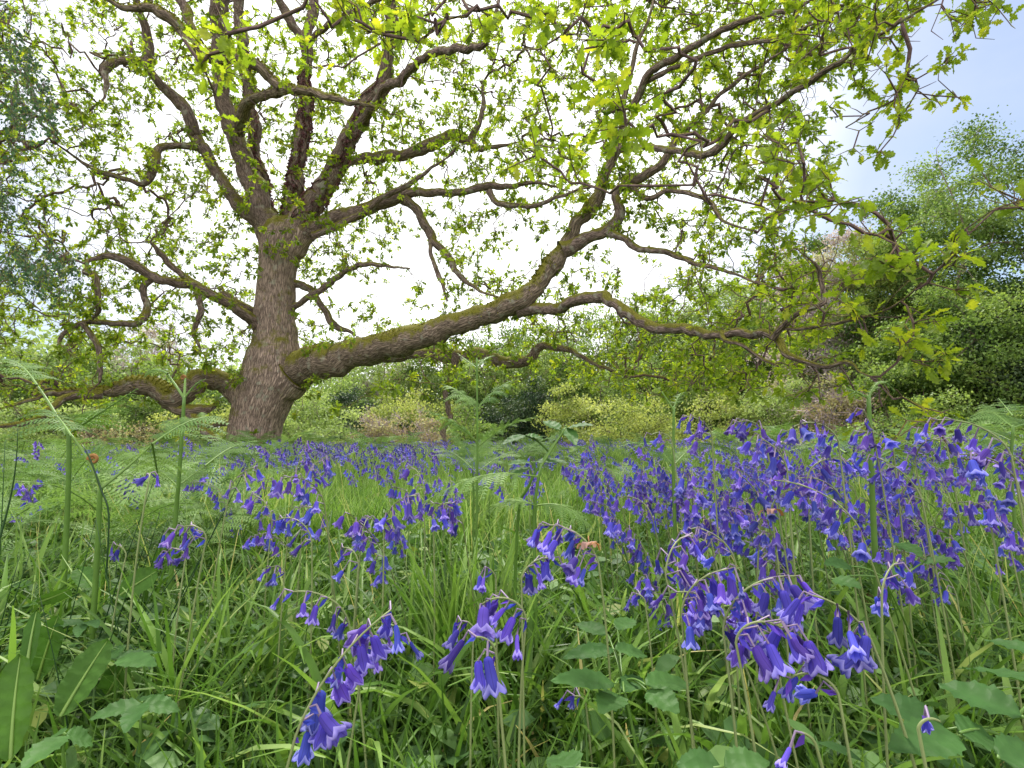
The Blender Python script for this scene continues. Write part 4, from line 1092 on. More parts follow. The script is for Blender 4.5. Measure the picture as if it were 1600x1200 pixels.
# broad strap leaves of the bluebells
p = meadow_pts(6500, 0.32, 2.4, 1.0); n = len(p)
cn = clump_noise(p, 4.0, 7)
blades(a, p, np.where(p[:, 1] < .5, .16, rng.uniform(.14, .30, n)), rng.uniform(.006, .012, n), rng.uniform(.1, .8, n), rng.uniform(.6, 2.2, n), rng.uniform(0, 6.28, n), np.clip(.5 + .4 * cn + rng.normal(0, .18, n), .05, .88), 7, .45, .12)
# thin pale old stalks, mostly leaning to the left
p = meadow_pts(480, .7, 3.0, 1.0); n = len(p)
blades(a, p, rng.uniform(.18, .33, n), rng.uniform(.0014, .0022, n), rng.uniform(0, .45, n), rng.uniform(-.1, .4, n), np.pi + rng.normal(0, 1.0, n), rng.uniform(.80, .98, n), 4, .3, .6)
# middle distance
p = meadow_pts(70000, 1.4, 6.0, 1.0); n = len(p)
cn = clump_noise(p, 1.8, 3)
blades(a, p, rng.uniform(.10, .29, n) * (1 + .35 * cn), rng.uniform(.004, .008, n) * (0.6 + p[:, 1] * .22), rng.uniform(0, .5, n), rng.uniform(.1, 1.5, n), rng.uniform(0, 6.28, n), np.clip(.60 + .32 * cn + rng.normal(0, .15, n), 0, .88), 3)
# far
p = meadow_pts(52000, 5.5, 32, 1.0); n = len(p)
cn = clump_noise(p, .7, 5)
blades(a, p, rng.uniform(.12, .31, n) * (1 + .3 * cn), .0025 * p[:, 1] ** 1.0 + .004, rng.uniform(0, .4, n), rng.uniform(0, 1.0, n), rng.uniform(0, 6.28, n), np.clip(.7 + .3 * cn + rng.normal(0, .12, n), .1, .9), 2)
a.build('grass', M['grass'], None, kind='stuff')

# small broad leaves between the grass: cleavers, clover, goosefoot
a = Acc()
p = meadow_pts(15000, .32, 7.0, 1.0); n = len(p)
cn = clump_noise(p, 2.6, 9)
ok = cn + rng.normal(0, .25, n) > -.08
p = p[ok]; n = len(p)
hgt = rng.uniform(.02, .15, n); hgt = np.where(p[:, 1] < .6, hgt * .7, hgt)
k = 5
b_ = np.repeat(p, k, 0) + np.stack([rng.normal(0, .012, n * k), rng.normal(0, .012, n * k), np.repeat(hgt, k) + rng.normal(0, .012, n * k)], -1)
b_[:, 2] = np.maximum(b_[:, 2], .01)
an = np.tile(np.arange(k) * 6.28 / k, n) + rng.normal(0, .3, n * k)
ax = np.stack([np.cos(an), np.sin(an), rng.normal(.05, .3, n * k)], -1)
a.inst(OVATE, leafR(ax, rng.normal(0, .3, (n * k, 3)) + (0, 0, 1.0), rng.uniform(.014, .032, n * k) * (1 + .12 * np.repeat(p[:, 1], k))), b_, np.clip(np.repeat(rng.normal(.5, .2, n), k) + rng.normal(0, .1, n * k), 0, .96))
# larger soft leaves close to the lens
p = meadow_pts(1500, .34, 2.2, 1.0); cn = clump_noise(p, 3.1, 21); p = p[cn > -.05]; n = len(p)
k = 6; hgt = rng.uniform(.03, .12, n)
b_ = np.repeat(p, k, 0) + np.stack([rng.normal(0, .02, n * k), rng.normal(0, .02, n * k), np.repeat(hgt, k) + rng.normal(0, .02, n * k)], -1)
b_[:, 2] = np.maximum(b_[:, 2], .01); an = rng.uniform(0, 6.28, n * k)
ax = np.stack([np.cos(an), np.sin(an), rng.normal(.0, .35, n * k)], -1)
a.inst(OVATE, leafR(ax, rng.normal(0, .35, (n * k, 3)) + (0, 0, 1.0), rng.uniform(.02, .042, n * k)), b_, np.clip(np.repeat(rng.normal(.55, .2, n), k) + rng.normal(0, .1, n * k), 0, .96))
a.build('undergrowth', M['herb'], None, kind='stuff')
a = Acc()
p = meadow_pts(1300, .34, 4.0, 1.0); n = len(p); p[:, 2] += rng.uniform(.01, .07, n)
M['litter'] = leaf_mat('dead_leaf', [(0.0, (0.10, 0.05, 0.02)), (0.6, (0.28, 0.16, 0.07)), (1.0, (0.45, 0.30, 0.14))], 0.1, 0.8, 0.1)
a.inst(OAK[0], leafR(rng.normal(0, 1, (n, 3)) * (1, 1, .4), rng.normal(0, .5, (n, 3)) + (0, 0, 1.0), rng.uniform(.03, .06, n)), p, rng.uniform(0, 1, n))
a.build('dead_leaves', M['litter'], None, kind='stuff')

# ------------------------------------------------------------------ bluebells
def bell_tpl(segs=24, rings=None, size=1.0):
    """hanging bell: mouth downwards along -z, hung at the origin; six tepals curling back at the tips"""
    prof = rings or [(0.0, .0010), (.0006, .0022), (.002, .0030), (.006, .0034), (.011, .0037), (.0145, .0043), (.0168, .0054), (.0177, .0068), (.0170, .0080), (.0155, .0081)]
    th = np.arange(segs) / segs * 2 * math.pi
    G, A_ = [], []
    for q, (z, r) in enumerate(prof):
        t = q / (len(prof) - 1)
        lobe = (0.5 + 0.5 * np.cos(6 * th))
        cut = max(0, (t - .55) / .45)
        rr = r * (1 - cut * .36 * (1 - lobe)) * (1 + 0.03 * (1 - cut) * np.cos(6 * th))
        zz = z * np.ones(segs) - cut * .0045 * (1 - lobe) * (1 if z > .012 else 0)
        G.append(np.stack([rr * np.cos(th), rr * np.sin(th), -zz], -1) * size)
        A_.append(np.stack([np.full(segs, t ** 1.6), lobe * (t < .95), th], -1))
    acc = Acc(); acc.grid(np.array(G)[None], True, along=np.array(A_).reshape(-1, 3))
    acc.add(np.array([[0, 0, .0004]]), [3] * segs, np.array([[acc.o * 0 + (b + 1) % segs - len(prof) * segs, b - len(prof) * segs, 0] for b in range(segs)]).ravel() , along=[[0, 0, 0]])
    return acc.tpl()


BELL = bell_tpl(24)
BELL_M = bell_tpl(12, [(0.0, .0011), (.001, .0027), (.006, .0035), (.0135, .0042), (.0172, .0062), (.0160, .0080)])
BELL_L = bell_tpl(6, [(0.0, .0013), (.002, .0032), (.012, .0042), (.0170, .0072)])


def Rz_to(d, spin, s):
    """matrices whose -z axis points along d"""
    z = -unit(d)
    x = unit(np.cross(z, np.array((0.21, 0.93, 0.3))))
    y = np.cross(z, x)
    c, sn = np.cos(spin)[:, None], np.sin(spin)[:, None]
    X_ = x * c + y * sn; Y_ = -x * sn + y * c
    return np.stack([X_, Y_, z], -1) * s[:, None, None]


def bb_layout(H, lean, az, n, rg, arch=None, length=0.10, wide=1.0):
    """stem curve in local space plus bell hang points and directions"""
    dx, dy = math.cos(az), math.sin(az)
    s = np.linspace(0, 1, 15)
    off = lean * s ** 1.4
    pts = [np.array((dx * o, dy * o, H * q)) for o, q in zip(off, s)]
    arch = rg.uniform(.4, 1.9) if arch is None else arch
    th = math.atan2(lean * 1.4, H)
    p = pts[-1].copy(); steps = 12
    ras = [p.copy()]
    for k in range(steps):
        th += arch / steps
        p = p + np.array((dx * math.sin(th), dy * math.sin(th), math.cos(th))) * length / steps
        ras.append(p.copy())
    stem = np.array(pts[:-1] + ras)
    hang, dirs, ped = [], [], []
    for k in range(n):
        t = 0.02 + 0.98 * (k / max(1, n - 1)) if n > 1 else .9
        f = t * steps; i0 = min(int(f), steps - 1)
        q = ras[i0] + (ras[i0 + 1] - ras[i0]) * (f - i0)
        sd = rg.normal(0, .5) + (.55 if k % 2 else -.55)
        out = np.array((dx * .6 - dy * sd, dy * .6 + dx * sd, 0)); out /= np.linalg.norm(out)
        L = (0.013 * (1 - .45 * t) + .003) * wide
        h = q + out * L * .8 + np.array((0, 0, -L * .25))
        hang.append(h); ped.append((q, q + out * L * .55 + np.array((0, 0, L * .18)), h))
        dd = np.array((0, 0, -1.0)) + out * rg.uniform(.05, .55) + rg.normal(0, .12, 3)
        dirs.append(dd / np.linalg.norm(dd))
    return stem, np.array(ras), np.array(hang), np.array(dirs), ped


def bb_stem(acc, stem, ped, r=.0016, lod=0):
    n = len(stem)
    k = np.linspace(1, .55, n)
    if lod == 0:
        tube(acc, stem, r * k, 7, tint=np.repeat(np.clip(np.linspace(.25, 1.05, n - 1), 0, 1), 7)[: (n - 1) * 7] if False else .45)
    else:
        d = unit(np.gradient(stem, axis=0)); j = np.arange(0, n - 1, 2 if lod > 1 else 1); j2 = np.minimum(j + (2 if lod > 1 else 1), n - 1)
        edges_mesh(acc, stem[j], stem[j2], r * k[j], r * k[j2], d[j], d[j2], 3, .4)
    if lod < 2:
        A = np.array([q[0] for q in ped]); B = np.array([q[1] for q in ped]); C = np.array([q[2] for q in ped])
        d1, d2 = unit(B - A), unit(C - B)
        m = (d1 + d2) / 2
        edges_mesh(acc, A, B, np.full(len(A), .0006), np.full(len(A), .0006), d1, m, 4 if lod == 0 else 3, .95)
        edges_mesh(acc, B, C, np.full(len(A), .0006), np.full(len(A), .0008), m, d2, 4 if lod == 0 else 3, .95)


def bract_tpl():
    return DIAM


BG = 'bluebells growing through the meadow grass'
bell_me = {}


def bell_object(nm, tplv, mat, parent, loc, R, variant):
    key = (nm, id(tplv), variant)
    if key not in bell_me:
        acc = Acc()
        # small crinkles so that no two variants match
        V, sz, ix, al, ml = tplv
        rg = np.random.default_rng(variant)
        f = rg.uniform(.0, .0006); ph = rg.uniform(0, 6.28)
        V2 = V.copy(); V2[:, 0] *= rg.uniform(.88, 1.05); V2[:, 1] *= rg.uniform(.9, 1.08)
        V2[:, 0] += f * np.sin(V[:, 2] * 500 + ph); V2[:, 2] *= rg.uniform(.92, 1.1)
        acc.add(V2, sz, ix, .1 * variant % 1, 0, al)
        o = acc.build(nm, mat)
        bell_me[key] = o.data
    else:
        o = bpy.data.objects.new(nm, bell_me[key]); COL.objects.link(o)
    from mathutils import Matrix
    o.parent = parent
    Mx = Matrix(R.tolist()).to_4x4(); Mx.translation = Vector(loc)
    o.matrix_local = Mx
    return o


hero_n = 0


def bluebell(label, px, py, d, bpx, n, turn, size=1.0, arch=1.9, length=0.085, leaves=2, bdy=0.0, category='bluebell', back=0.0):
    """px, py = where the stem starts to arch over; bpx = where its foot stands in the photo; turn = +1 arches right, -1 left"""
    global hero_n
    hero_n += 1
    rg = np.random.default_rng(900 + hero_n)
    top = P(px, py, d)
    bx_ = (bpx - 800) / 800 * d
    by = d + bdy
    base = np.array((bx_, by, float(gh(bx_, by))))
    root = thing('bluebell', label, category, tuple(base), BG, local=True)
    loc = top - base
    # stem from the foot to the bend, then the raceme arches towards the given side
    s = np.linspace(0, 1, 14)[:, None]
    ctrl = np.array((loc[0] * .35, loc[1] * .3, loc[2] * .6)) + rg.normal(0, .008, 3)
    st = (1 - s) ** 2 * 0 + 2 * s * (1 - s) * ctrl + s ** 2 * loc
    dv = unit(st[-1] - st[-2])
    az = (0 if turn > 0 else math.pi) + rg.normal(0, .45) + back
    hd = np.array((math.cos(az), math.sin(az), 0))
    p = st[-1].copy(); ras = [p.copy()]; steps = 12
    th0 = math.atan2(dv @ hd, dv[2])
    for k in range(steps):
        th = th0 + (arch - th0 * .3) * ((k + 1) / steps) ** .8
        p = p + (hd * math.sin(th) + np.array((0, 0, math.cos(th)))) * length / steps
        ras.append(p.copy())
    ras = np.array(ras)
    stem = np.vstack([st[:-1], ras])
    hang, dirs, ped = [], [], []
    perp = np.array((-hd[1], hd[0], 0))
    for k in range(n):
        t = (0.0 if n > 2 else .6) + (1.0 if n > 2 else .4) * k / max(1, n - 1)
        f = t * steps; i0 = min(int(f), steps - 1)
        q = ras[i0] + (ras[i0 + 1] - ras[i0]) * (f - i0)
        out = hd * rg.uniform(.1, .9) + perp * rg.normal(0, .8); out /= np.linalg.norm(out)
        L = (0.012 * (1 - .4 * t) + .004) * rg.uniform(.6, 1.5)
        h = q + out * L * .8 - np.array((0, 0, L * .3))
        hang.append(h); ped.append((q, q + out * L * .5 + np.array((0, 0, L * .2)), h))
        dd = np.array((0, 0, -1.0)) + out * rg.uniform(.0, .95) + rg.normal(0, .26, 3)
        dirs.append(unit(dd))
    a = Acc()
    bb_stem(a, stem, ped, .00105, 0)
    a.build('stem', M['stem'], root)
    # purple bracts sit with the pedicels: part of the stem's own look, one small mesh each pair
    hang, dirs = np.array(hang), np.array(dirs)
    ss = rg.uniform(.62, .98, n) * size
    R = Rz_to(dirs, rg.uniform(0, 6.28, n), ss)
    slim = np.where(rg.random(n) < .25, rg.uniform(.5, .75, n), rg.uniform(.85, 1.08, n)); slim[-1] = .55
    R[:, :, :2] *= slim[:, None, None]
    for k in range(n):
        bell_object('flower', BELL if d < .48 else BELL_M, M['bell'], root, hang[k], R[k], int(rg.integers(0, 6)))
    for k in range(n):
        if d < .6:
            q = ped[k][0]
            a = Acc()
            dd = unit(dirs[k] * .6 + unit(hang[k] - q) + rg.normal(0, .2, 3))
            a.inst(DIAM, leafR(np.array([dd, dd]), rg.normal(0, 1, (2, 3)), np.array([.011, .007])) * np.array((.5, 1, 1)), np.array([q, q]), .1)
            a.build('bract', M['bell'], root)
    for k in range(leaves):
        a = Acc()
        an = rg.uniform(0, 6.28)
        L = min(.26, loc[2] * rg.uniform(.6, .95))
        blades(a, np.array([[rg.normal(0, .004), rg.normal(0, .004), 0]]), np.array([L]), np.array([rg.uniform(.007, .012)]), np.array([rg.uniform(.15, .45)]), np.array([rg.uniform(.6, 1.6)]), np.array([an]), np.array([rg.uniform(.35, .7)]), 9, .45, .12)
        a.build('leaf', M['grass'], root)
    return root, ras, hang


H_ = [
 ('nearest bluebell at the bottom edge, thick stem leaning right with big overlapping bells', 462, 1150, .29, 418, 12, 1, 1.4, 1.2, .12),
 ('bluebell arching left with a tight pair of hanging bells above the nearest bluebell', 545, 972, .42, 610, 5, -1, .9, 1.7, .075),
 ('bluebell with three small bells just right of the nearest bluebell', 572, 1012, .38, 530, 3, 1, .85, 2.4, .04),
 ('bluebell with two wide drooping bells alone in the grass at bottom centre', 775, 1022, .30, 850, 3, -1, 1.3, 2.6, .03),
 ('bluebell with dark full bells on a straight pale stem left of the bramble leaves', 822, 968, .36, 820, 7, -1, 1.2, 2.5, .06),
 ('large untidy bluebell cluster with a peach wilted bloom above the bramble leaves', 935, 880, .40, 945, 11, -1, 1.0, 1.9, .11),
 ('bluebell with crinkled bells below and left of the untidy cluster', 815, 905, .42, 822, 7, 1, .95, 2.5, .06),
 ('bluebell with a long chain of bells down its left side right of the bramble leaves', 1040, 898, .40, 1078, 9, 1, .95, 2.7, .09),
 ('bluebell with crowded pale bells at the top of the big lower right bunch', 1065, 960, .36, 1095, 10, 1, 1.0, 2.6, .09),
 ('bluebell with deep violet bells at the heart of the big lower right bunch', 1130, 985, .34, 1130, 10, 1, 1.2, 2.6, .09),
 ('bluebell hanging lowest in the big lower right bunch', 1150, 1005, .31, 1160, 9, 1, 1.2, 2.9, .07),
 ('bluebell arching left over the big lower right bunch on a long tan stem', 1125, 955, .38, 1250, 4, -1, .95, 1.6, .07),
 ('bluebell at the right end of the big lower right bunch', 1205, 990, .36, 1290, 8, -1, .95, 2.0, .08),
 ('bluebell with dark bells pointing several ways before the large bramble leaves', 1365, 1010, .30, 1440, 7, -1, 1.2, 2.3, .065),
 ('bluebell with feathery pale bells bending right above the dark-belled one', 1378, 930, .37, 1350, 7, 1, .9, 2.3, .065),
 ('bluebell with slim half open bells low at the right of the bottom edge', 1310, 1085, .29, 1300, 3, -1, 1.0, 2.4, .04),
 ('single bluebell flower lying almost level at the bottom edge', 1275, 1165, .26, 1330, 1, -1, 1.0, 2.3, .02),
 ('single deep blue bud drooping at the bottom right by the bramble leaves', 1435, 1140, .25, 1430, 1, 1, 1.0, 2.9, .02),
 ('bluebell with a dense column of bells left of centre in the grass', 600, 825, .52, 598, 9, 1, .95, 2.7, .08),
 ('bluebell with dangling bells below the column near the left centre', 487, 845, .55, 500, 7, -1, .95, 2.5, .08),
 ('bluebell with a pale hooked stem among the left ferns', 322, 842, .50, 290, 6, -1, .95, 2.6, .06),
 ('bluebell with bells fanned in a row on a bent stem left of the trunk foot', 360, 765, .62, 340, 6, 1, .95, 1.9, .075),
 ('lone bluebell beside the middle thick fern stem', 232, 755, .50, 242, 2, -1, 1.05, 2.7, .03),
 ('tallest bluebell with a closed bud tip reaching up in front of the oak trunk foot', 462, 745, .70, 440, 6, 1, .95, .5, .075),
 ('bluebell under the tall bud-tipped one with a round head of bells', 478, 750, .66, 474, 9, 1, .95, 2.2, .06),
 ('bluebell with three bells in a short column at the centre of the field', 676, 806, .58, 680, 6, 1, .95, 2.8, .05),
 ('bluebell with wide spread bells left of the centre column', 512, 815, .64, 545, 8, -1, .95, 2.0, .07),
 ('bluebell with a heavy head over the short grass by the left centre', 425, 815, .66, 435, 9, -1, .95, 2.0, .08),
 ('bluebell arching over with five pale bells highest on the skyline right of centre', 1112, 680, .56, 1122, 6, -1, .95, 1.9, .07),
 ('bluebell with bunched pale bells on the skyline beside the fallen pale log', 1195, 682, .56, 1250, 8, -1, .95, 2.0, .08),
 ('bluebell on a straight tan stem with bells hanging from its very tip', 1310, 690, .52, 1325, 9, -1, .95, 2.8, .085),
 ('bluebell with two level bells on the skyline left of the bent fern stem', 1368, 697, .55, 1400, 4, -1, .95, 1.6, .065),
 ('bluebell with bells below a bent tip right of the bent fern stem', 1396, 705, .56, 1398, 7, -1, .95, 2.6, .07),
 ('bluebell with a hooked pale stem and lilac bells below the skyline', 1230, 735, .48, 1250, 7, -1, 1.0, 2.1, .075),
 ('bluebell with big deep violet bells against the right frame edge', 1580, 712, .42, 1600, 6, -1, .9, 2.7, .08),
 ('second bluebell against the right frame edge with a crowded skirt of bells', 1590, 755, .42, 1610, 7, -1, .9, 2.7, .07),
 ('bluebell with level bells in a row on a long stem arching left from the right', 1345, 830, .44, 1460, 7, -1, 1.0, 1.5, .11),
 ('bluebell with an orange withered bloom at its tip', 1205, 800, .48, 1215, 3, 1, .9, 2.0, .05),
 ('bluebell with stacked bells right of the orange withered bloom', 1262, 745, .55, 1262, 8, 1, .95, 2.7, .07),
 ('bluebell with slim bells left of the orange withered bloom', 1190, 800, .50, 1168, 6, -1, .95, 2.2, .07),
 ('bluebell with two bells dangling in the grass left of the withered bloom', 1110, 838, .50, 1130, 3, -1, .95, 2.2, .03),
 ('bluebell with faded striped bells above the big lower right bunch', 1150, 885, .45, 1155, 5, -1, .95, 2.6, .06),
 ('lone pale bluebell flower level above the grass left of centre right bunch', 775, 905, .45, 790, 2, -1, .95, 1.9, .02),
 ('small bluebell with a pointed purple flower low in the grass at centre', 740, 985, .42, 745, 2, -1, .95, 2.2, .02),
 ('bluebell with two slim bells half hidden in the centre grass', 560, 880, .52, 556, 3, -1, .9, 2.7, .04),
 ('short bluebell lost in the grass left of the two-belled one', 445, 895, .55, 455, 3, -1, .9, 2.6, .03),
 ('tiny bluebell low in the shaded grass under the bramble leaves', 915, 1098, .42, 925, 2, -1, .85, 2.6, .02),
 ('bluebell with a small tuft just left of the big lower right bunch', 1008, 940, .48, 1015, 2, -1, .9, 2.5, .02),
 ('bluebell with close set bells at right above the feathery pale one', 1430, 725, .60, 1440, 7, -1, .95, 2.3, .08),
 ('bluebell with loose bells between the bent fern stem and right edge', 1480, 700, .66, 1490, 7, -1, .95, 2.3, .08),
 ('bluebell bending left in front of the low green bank at right', 1050, 690, .66, 1068, 4, -1, .9, 2.2, .05),
 ('bluebell with a dense mop of bells right of the centre ferns', 1225, 720, .60, 1232, 10, -1, .95, 2.1, .07),
 ('bluebell with drooping bells beneath the straight tan stem', 1320, 790, .52, 1352, 8, -1, .95, 2.2, .09),
 ('bluebell with half shaded bells low beside the right edge', 1548, 820, .46, 1560, 5, -1, .95, 2.5, .06),
 ('bluebell nodding over the dark leaves at the middle right', 1440, 780, .52, 1468, 8, -1, .95, 2.2, .09),
 ('bluebell dangling in the deep shade of the left ferns', 197, 868, .6, 205, 2, -1, .9, 2.6, .03),
 ('bluebell with two dark bells between the left rushes', 290, 870, .56, 300, 4, -1, .9, 2.6, .05),
]
for (lb, px, py, d, bpx, n, turn, size, arch, length) in H_:
    root, ras, hang = bluebell(lb, px, py, d, bpx, n, turn, size, arch * (.5 + .4 * random.random()), length * (.5 + .25 * random.random()))
    if 'with an orange withered' in lb or 'with a peach wilted' in lb:
        a = Acc()
        tip0 = ras[0] if 'an orange' in lb else ras[3]
        rg = np.random.default_rng(3)
        for k in range(7):
            an = k * .9; q = [tip0]
            dr_ = np.array((math.cos(an), math.sin(an), .6))
            for j in range(6):
                dr_ = unit(dr_ + np.array((0, 0, .25 - .28 * j)) + rg.normal(0, .2, 3)); q.append(q[-1] + dr_ * .0024)
            q = np.array(q); w = np.interp(np.arange(7), [0, 3, 6], [.001, .0026, .0012])[:, None] * unit(np.cross(dr_, rg.normal(0, 1, 3)))
            a.grid(np.stack([q - w, q + w], 1)[None], False, rg.uniform(.3, 1))
        wob = a.build('withered_flower', M['wilt'], root); wob['label'] = 'curled orange-brown withered bloom'

# the crowd of bluebells across the field
VN, VF = [], []
for v in range(12):
    rg = np.random.default_rng(50 + v)
    Hh, ln_, n = rg.uniform(.20, .30), rg.uniform(.01, .07), int(rg.integers(6, 13))
    stem, ras, hang, dirs, ped = bb_layout(Hh, ln_, 0.0, n, rg, length=rg.uniform(.05, .09))
    sc = rg.uniform(.65, .92, n)
    VN.append((stem, ped, hang, dirs, sc, rg.uniform(0, 6.28, n)))
    s_, b_ = Acc(), Acc()
    bb_stem(s_, stem, ped, .0013, 2)
    b_.inst(BELL_L, Rz_to(dirs, np.zeros(n), sc * 1.0), hang, rg.uniform(0, 1, n))
    VF.append((s_.tpl(), b_.tpl()))


def field_density(x, y):
    px = 800 + 800 * x / y
    v = np.interp(px, [-200, 0, 200, 330, 450, 620, 760, 900, 1000, 1150, 1500, 1800], [.08, .12, .18, .42, 1.0, 1.0, .66, .42, .48, .50, .44, .42])
    near = np.interp(y, [.5, .7, 1.0, 1.4], [.12, .4, .8, 1])
    near = np.where(px > 950, np.interp(y, [.5, .6, 1.0], [.6, .8, 1]), near)
    bare = np.where((px > 780) & (px < 930) & (y < 1.2), .35, 1)
    mid = np.interp(y, [0, 1.0, 2.0, 2.6, 3.6, 7, 9, 14, 15, 30], [.18, .22, .36, .6, .85, 1.1, 1.2, 1.0, .0, 0])
    return v * near * bare * mid


pts = []
while len(pts) < 3000:
    u = rng.random()
    d = .55 * (20 / .55) ** u if rng.random() < .6 else rng.uniform(5, 21)
    x = rng.uniform(-1.15, 1.15) * d
    cn_ = noise.noise(Vector((x * .9, d * .9, 4.2)))
    if rng.random() < field_density(x, d) * np.clip(.45 + 2.0 * cn_, .03, 1.2) * (min(1, d / 1.6) ** .6) and math.hypot(x + 3.97, d - 7.9) > .75 and math.hypot(x, d) > .5:
        pts.append((x, d, float(gh(x, d))))
pts = np.array(pts)
pts = pts[np.argsort(np.hypot(pts[:, 0], pts[:, 1]))]
inview = np.abs(pts[:, 0]) < pts[:, 1] * 1.0
near_idx = np.where(inview)[0][:238]
sel = np.zeros(len(pts), bool); sel[near_idx] = True
ZL = {'left': ('small violet bluebell in the shade among the left ferns and rushes', 'bluebells among the left ferns'),
      'mid': ('small violet bluebell in the drift between the oak trunk and the centre ferns', 'bluebell drift below the oak trunk'),
      'centre': ('small violet bluebell scattered through the pale grass and ferns at centre', 'bluebells scattered at the centre'),
      'right': ('violet bluebell in the crowded drift on the right half of the meadow', 'crowded bluebell drift on the right')}
protos = {}
for i in near_idx:
    x, y, z = pts[i]
    v = int(rng.integers(0, 12))
    detailed = y < 1.25
    px = 800 + 800 * x / y
    zn = 'left' if px < 400 else 'mid' if px < 720 else 'centre' if px < 960 else 'right'
    lb, gp = ZL[zn]
    sc_ = float(rng.uniform(.85, 1.12)); az = float(math.pi + rng.normal(0, 1.1))
    if (v, detailed) not in protos:
        stem, ped, hang, dirs, sc, spin = VN[v]
        root = thing('bluebell', lb, 'bluebell', (x, y, z), gp, local=True)
        a = Acc(); bb_stem(a, stem, ped, .0012, 1); a.build('stem', M['stem'], root)
        R = Rz_to(dirs, spin, sc)
        if detailed:
            for k in range(len(hang)):
                bell_object('flower', BELL_M, M['bell'], root, hang[k], R[k], k % 6)
        else:
            a = Acc(); a.inst(BELL_M, R, hang, np.linspace(0, 1, len(hang))); a.build('flower_head', M['bell'], root, kind='stuff')
        protos[(v, detailed)] = root
    else:
        src = protos[(v, detailed)]
        root = src.copy(); COL.objects.link(root)
        for ch in src.children:
            c_ = ch.copy(); COL.objects.link(c_); c_.parent = root
        root['label'] = lb; root['group'] = gp
        root.location = (x, y, z)
    root.rotation_euler = (float(rng.normal(0, .07)), float(rng.normal(0, .07)), az)
    root.scale = (sc_,) * 3
rest = pts[~sel]
sa, ba = Acc(), Acc()
vi = rng.integers(0, 12, len(rest))
for v in range(12):
    q = rest[vi == v]; n = len(q)
    az = math.pi + rng.normal(0, 1.3, n); s_ = rng.uniform(.8, 1.15, n)
    c, s = np.cos(az), np.sin(az)
    R = np.zeros((n, 3, 3)); R[:, 0, 0] = c; R[:, 0, 1] = -s; R[:, 1, 0] = s; R[:, 1, 1] = c; R[:, 2, 2] = 1
    R[:, 0, 2] = rng.normal(0, .06, n); R *= s_[:, None, None]
    sa.inst(VF[v][0], R, q, .4)
    ba.inst(VF[v][1], R, q, rng.uniform(0, 1, n), mat=1)
V_, n_, i_, a_, m_ = ba.tpl()
sa.add(V_, n_, i_, np.concatenate(ba.t), m_, a_)
o = sa.build('bluebells', [M['stem'], M['bell']], None, kind='stuff')
o['label'] = 'far carpet of violet bluebells'

# ------------------------------------------------------------------ bracken
def frond_mesh(acc, pts, width, np_=16, lps=10, rg=None, droop=.25, r=.0022, mat_s=1, fold=0.15, fresh=1.0, nrm=None, start=.12):
    """pinnate frond: rachis tube, pinnae either side, each a comb of leaflets"""
    rg = rg or rng
    pts = np.asarray(pts, float)
    L = np.concatenate([[0], np.cumsum(np.linalg.norm(np.diff(pts, axis=0), axis=1))]); T = L[-1]
    tube(acc, pts, np.interp(L / T, [0, 1], [r, r * .3]), 5, tint=.6, mat=mat_s)
    tg = unit(np.gradient(pts, axis=0))
    droop = droop * rg.uniform(.5, 2.2)
    bases, axes, ups, lens = [], [], [], []
    for k in range(np_):
        t = start + (1 - start) * (k + .5) / np_
        q = np.array([np.interp(t * T, L, pts[:, j]) for j in range(3)]); d = unit(np.array([np.interp(t * T, L, tg[:, j]) for j in range(3)]))
        up = np.array((0, 0, 1.0)) if nrm is None else np.asarray(nrm, float)
        sd = unit(np.cross(d, up)); u2 = np.cross(sd, d)
        env = np.interp(t, [0, .15, .35, 1], [.55, .9, 1, .06]) * (1 if fresh >= 1 else 1)
        for sg in (-1, 1):
            bases.append(q); ang = np.interp(t, [0, 1], [1.25, .8]) + rg.normal(0, .06)
            axes.append(unit(d * math.cos(ang) + sd * sg * math.sin(ang) + u2 * (fold + rg.normal(0, .12)) + rg.normal(0, .09, 3)))
            ups.append(u2); lens.append(width * env * rg.uniform(.7, 1.15))
    bases, axes, ups, lens = map(np.array, (bases, axes, ups, lens))
    m = len(bases)
    s = (np.arange(lps) + .5) / lps
    # pinna midrib droops towards the tip
    C = bases[:, None] + axes[:, None] * (lens[:, None, None] * s[None, :, None]) + np.array((0, 0, -1.0)) * (droop * lens[:, None, None] * s[None, :, None] ** 2)
    Ad = unit(axes[:, None] + np.array((0, 0, -1.0)) * (2 * droop * s[None, :, None]))
    Sd = unit(np.cross(Ad, ups[:, None]))
    U2 = np.cross(Sd, Ad)
    ll = lens[:, None] * np.interp(s, [0, .1, 1], [.20, .24, .05])[None] * rg.uniform(.6, 1.2, (m, lps))
    wd = lens[:, None] / lps * .60 * np.ones((1, lps))
    # the rib itself
    e0 = bases; e1 = C[:, -1]
    midp = C[:, lps // 2]
    for aa, bb in ((e0, midp), (midp, e1)):
        dd = unit(bb - aa)
        edges_mesh(acc, aa, bb, np.full(m, r * .28), np.full(m, r * .18), dd, dd, 3, .7, mat_s)
    tint = np.clip(rg.normal(.5, .14, (m, 1)) + rg.normal(0, .06, (m, lps)), 0, 1)
    for sg in (-1, 1):
        dirn = unit(Sd * sg + Ad * .45 - U2 * .12)
        a0 = C - Ad * wd[..., None] * .5; a1 = C + Ad * wd[..., None] * .5
        tipp = C + dirn * ll[..., None]; t0 = tipp - Ad * wd[..., None] * .18; t1 = tipp + Ad * wd[..., None] * .18
        G = np.stack([np.stack([a0, a1], -2), np.stack([t0, t1], -2)], -3).reshape(-1, 2, 2, 3)
        acc.grid(G, False, tint.ravel(), 0)


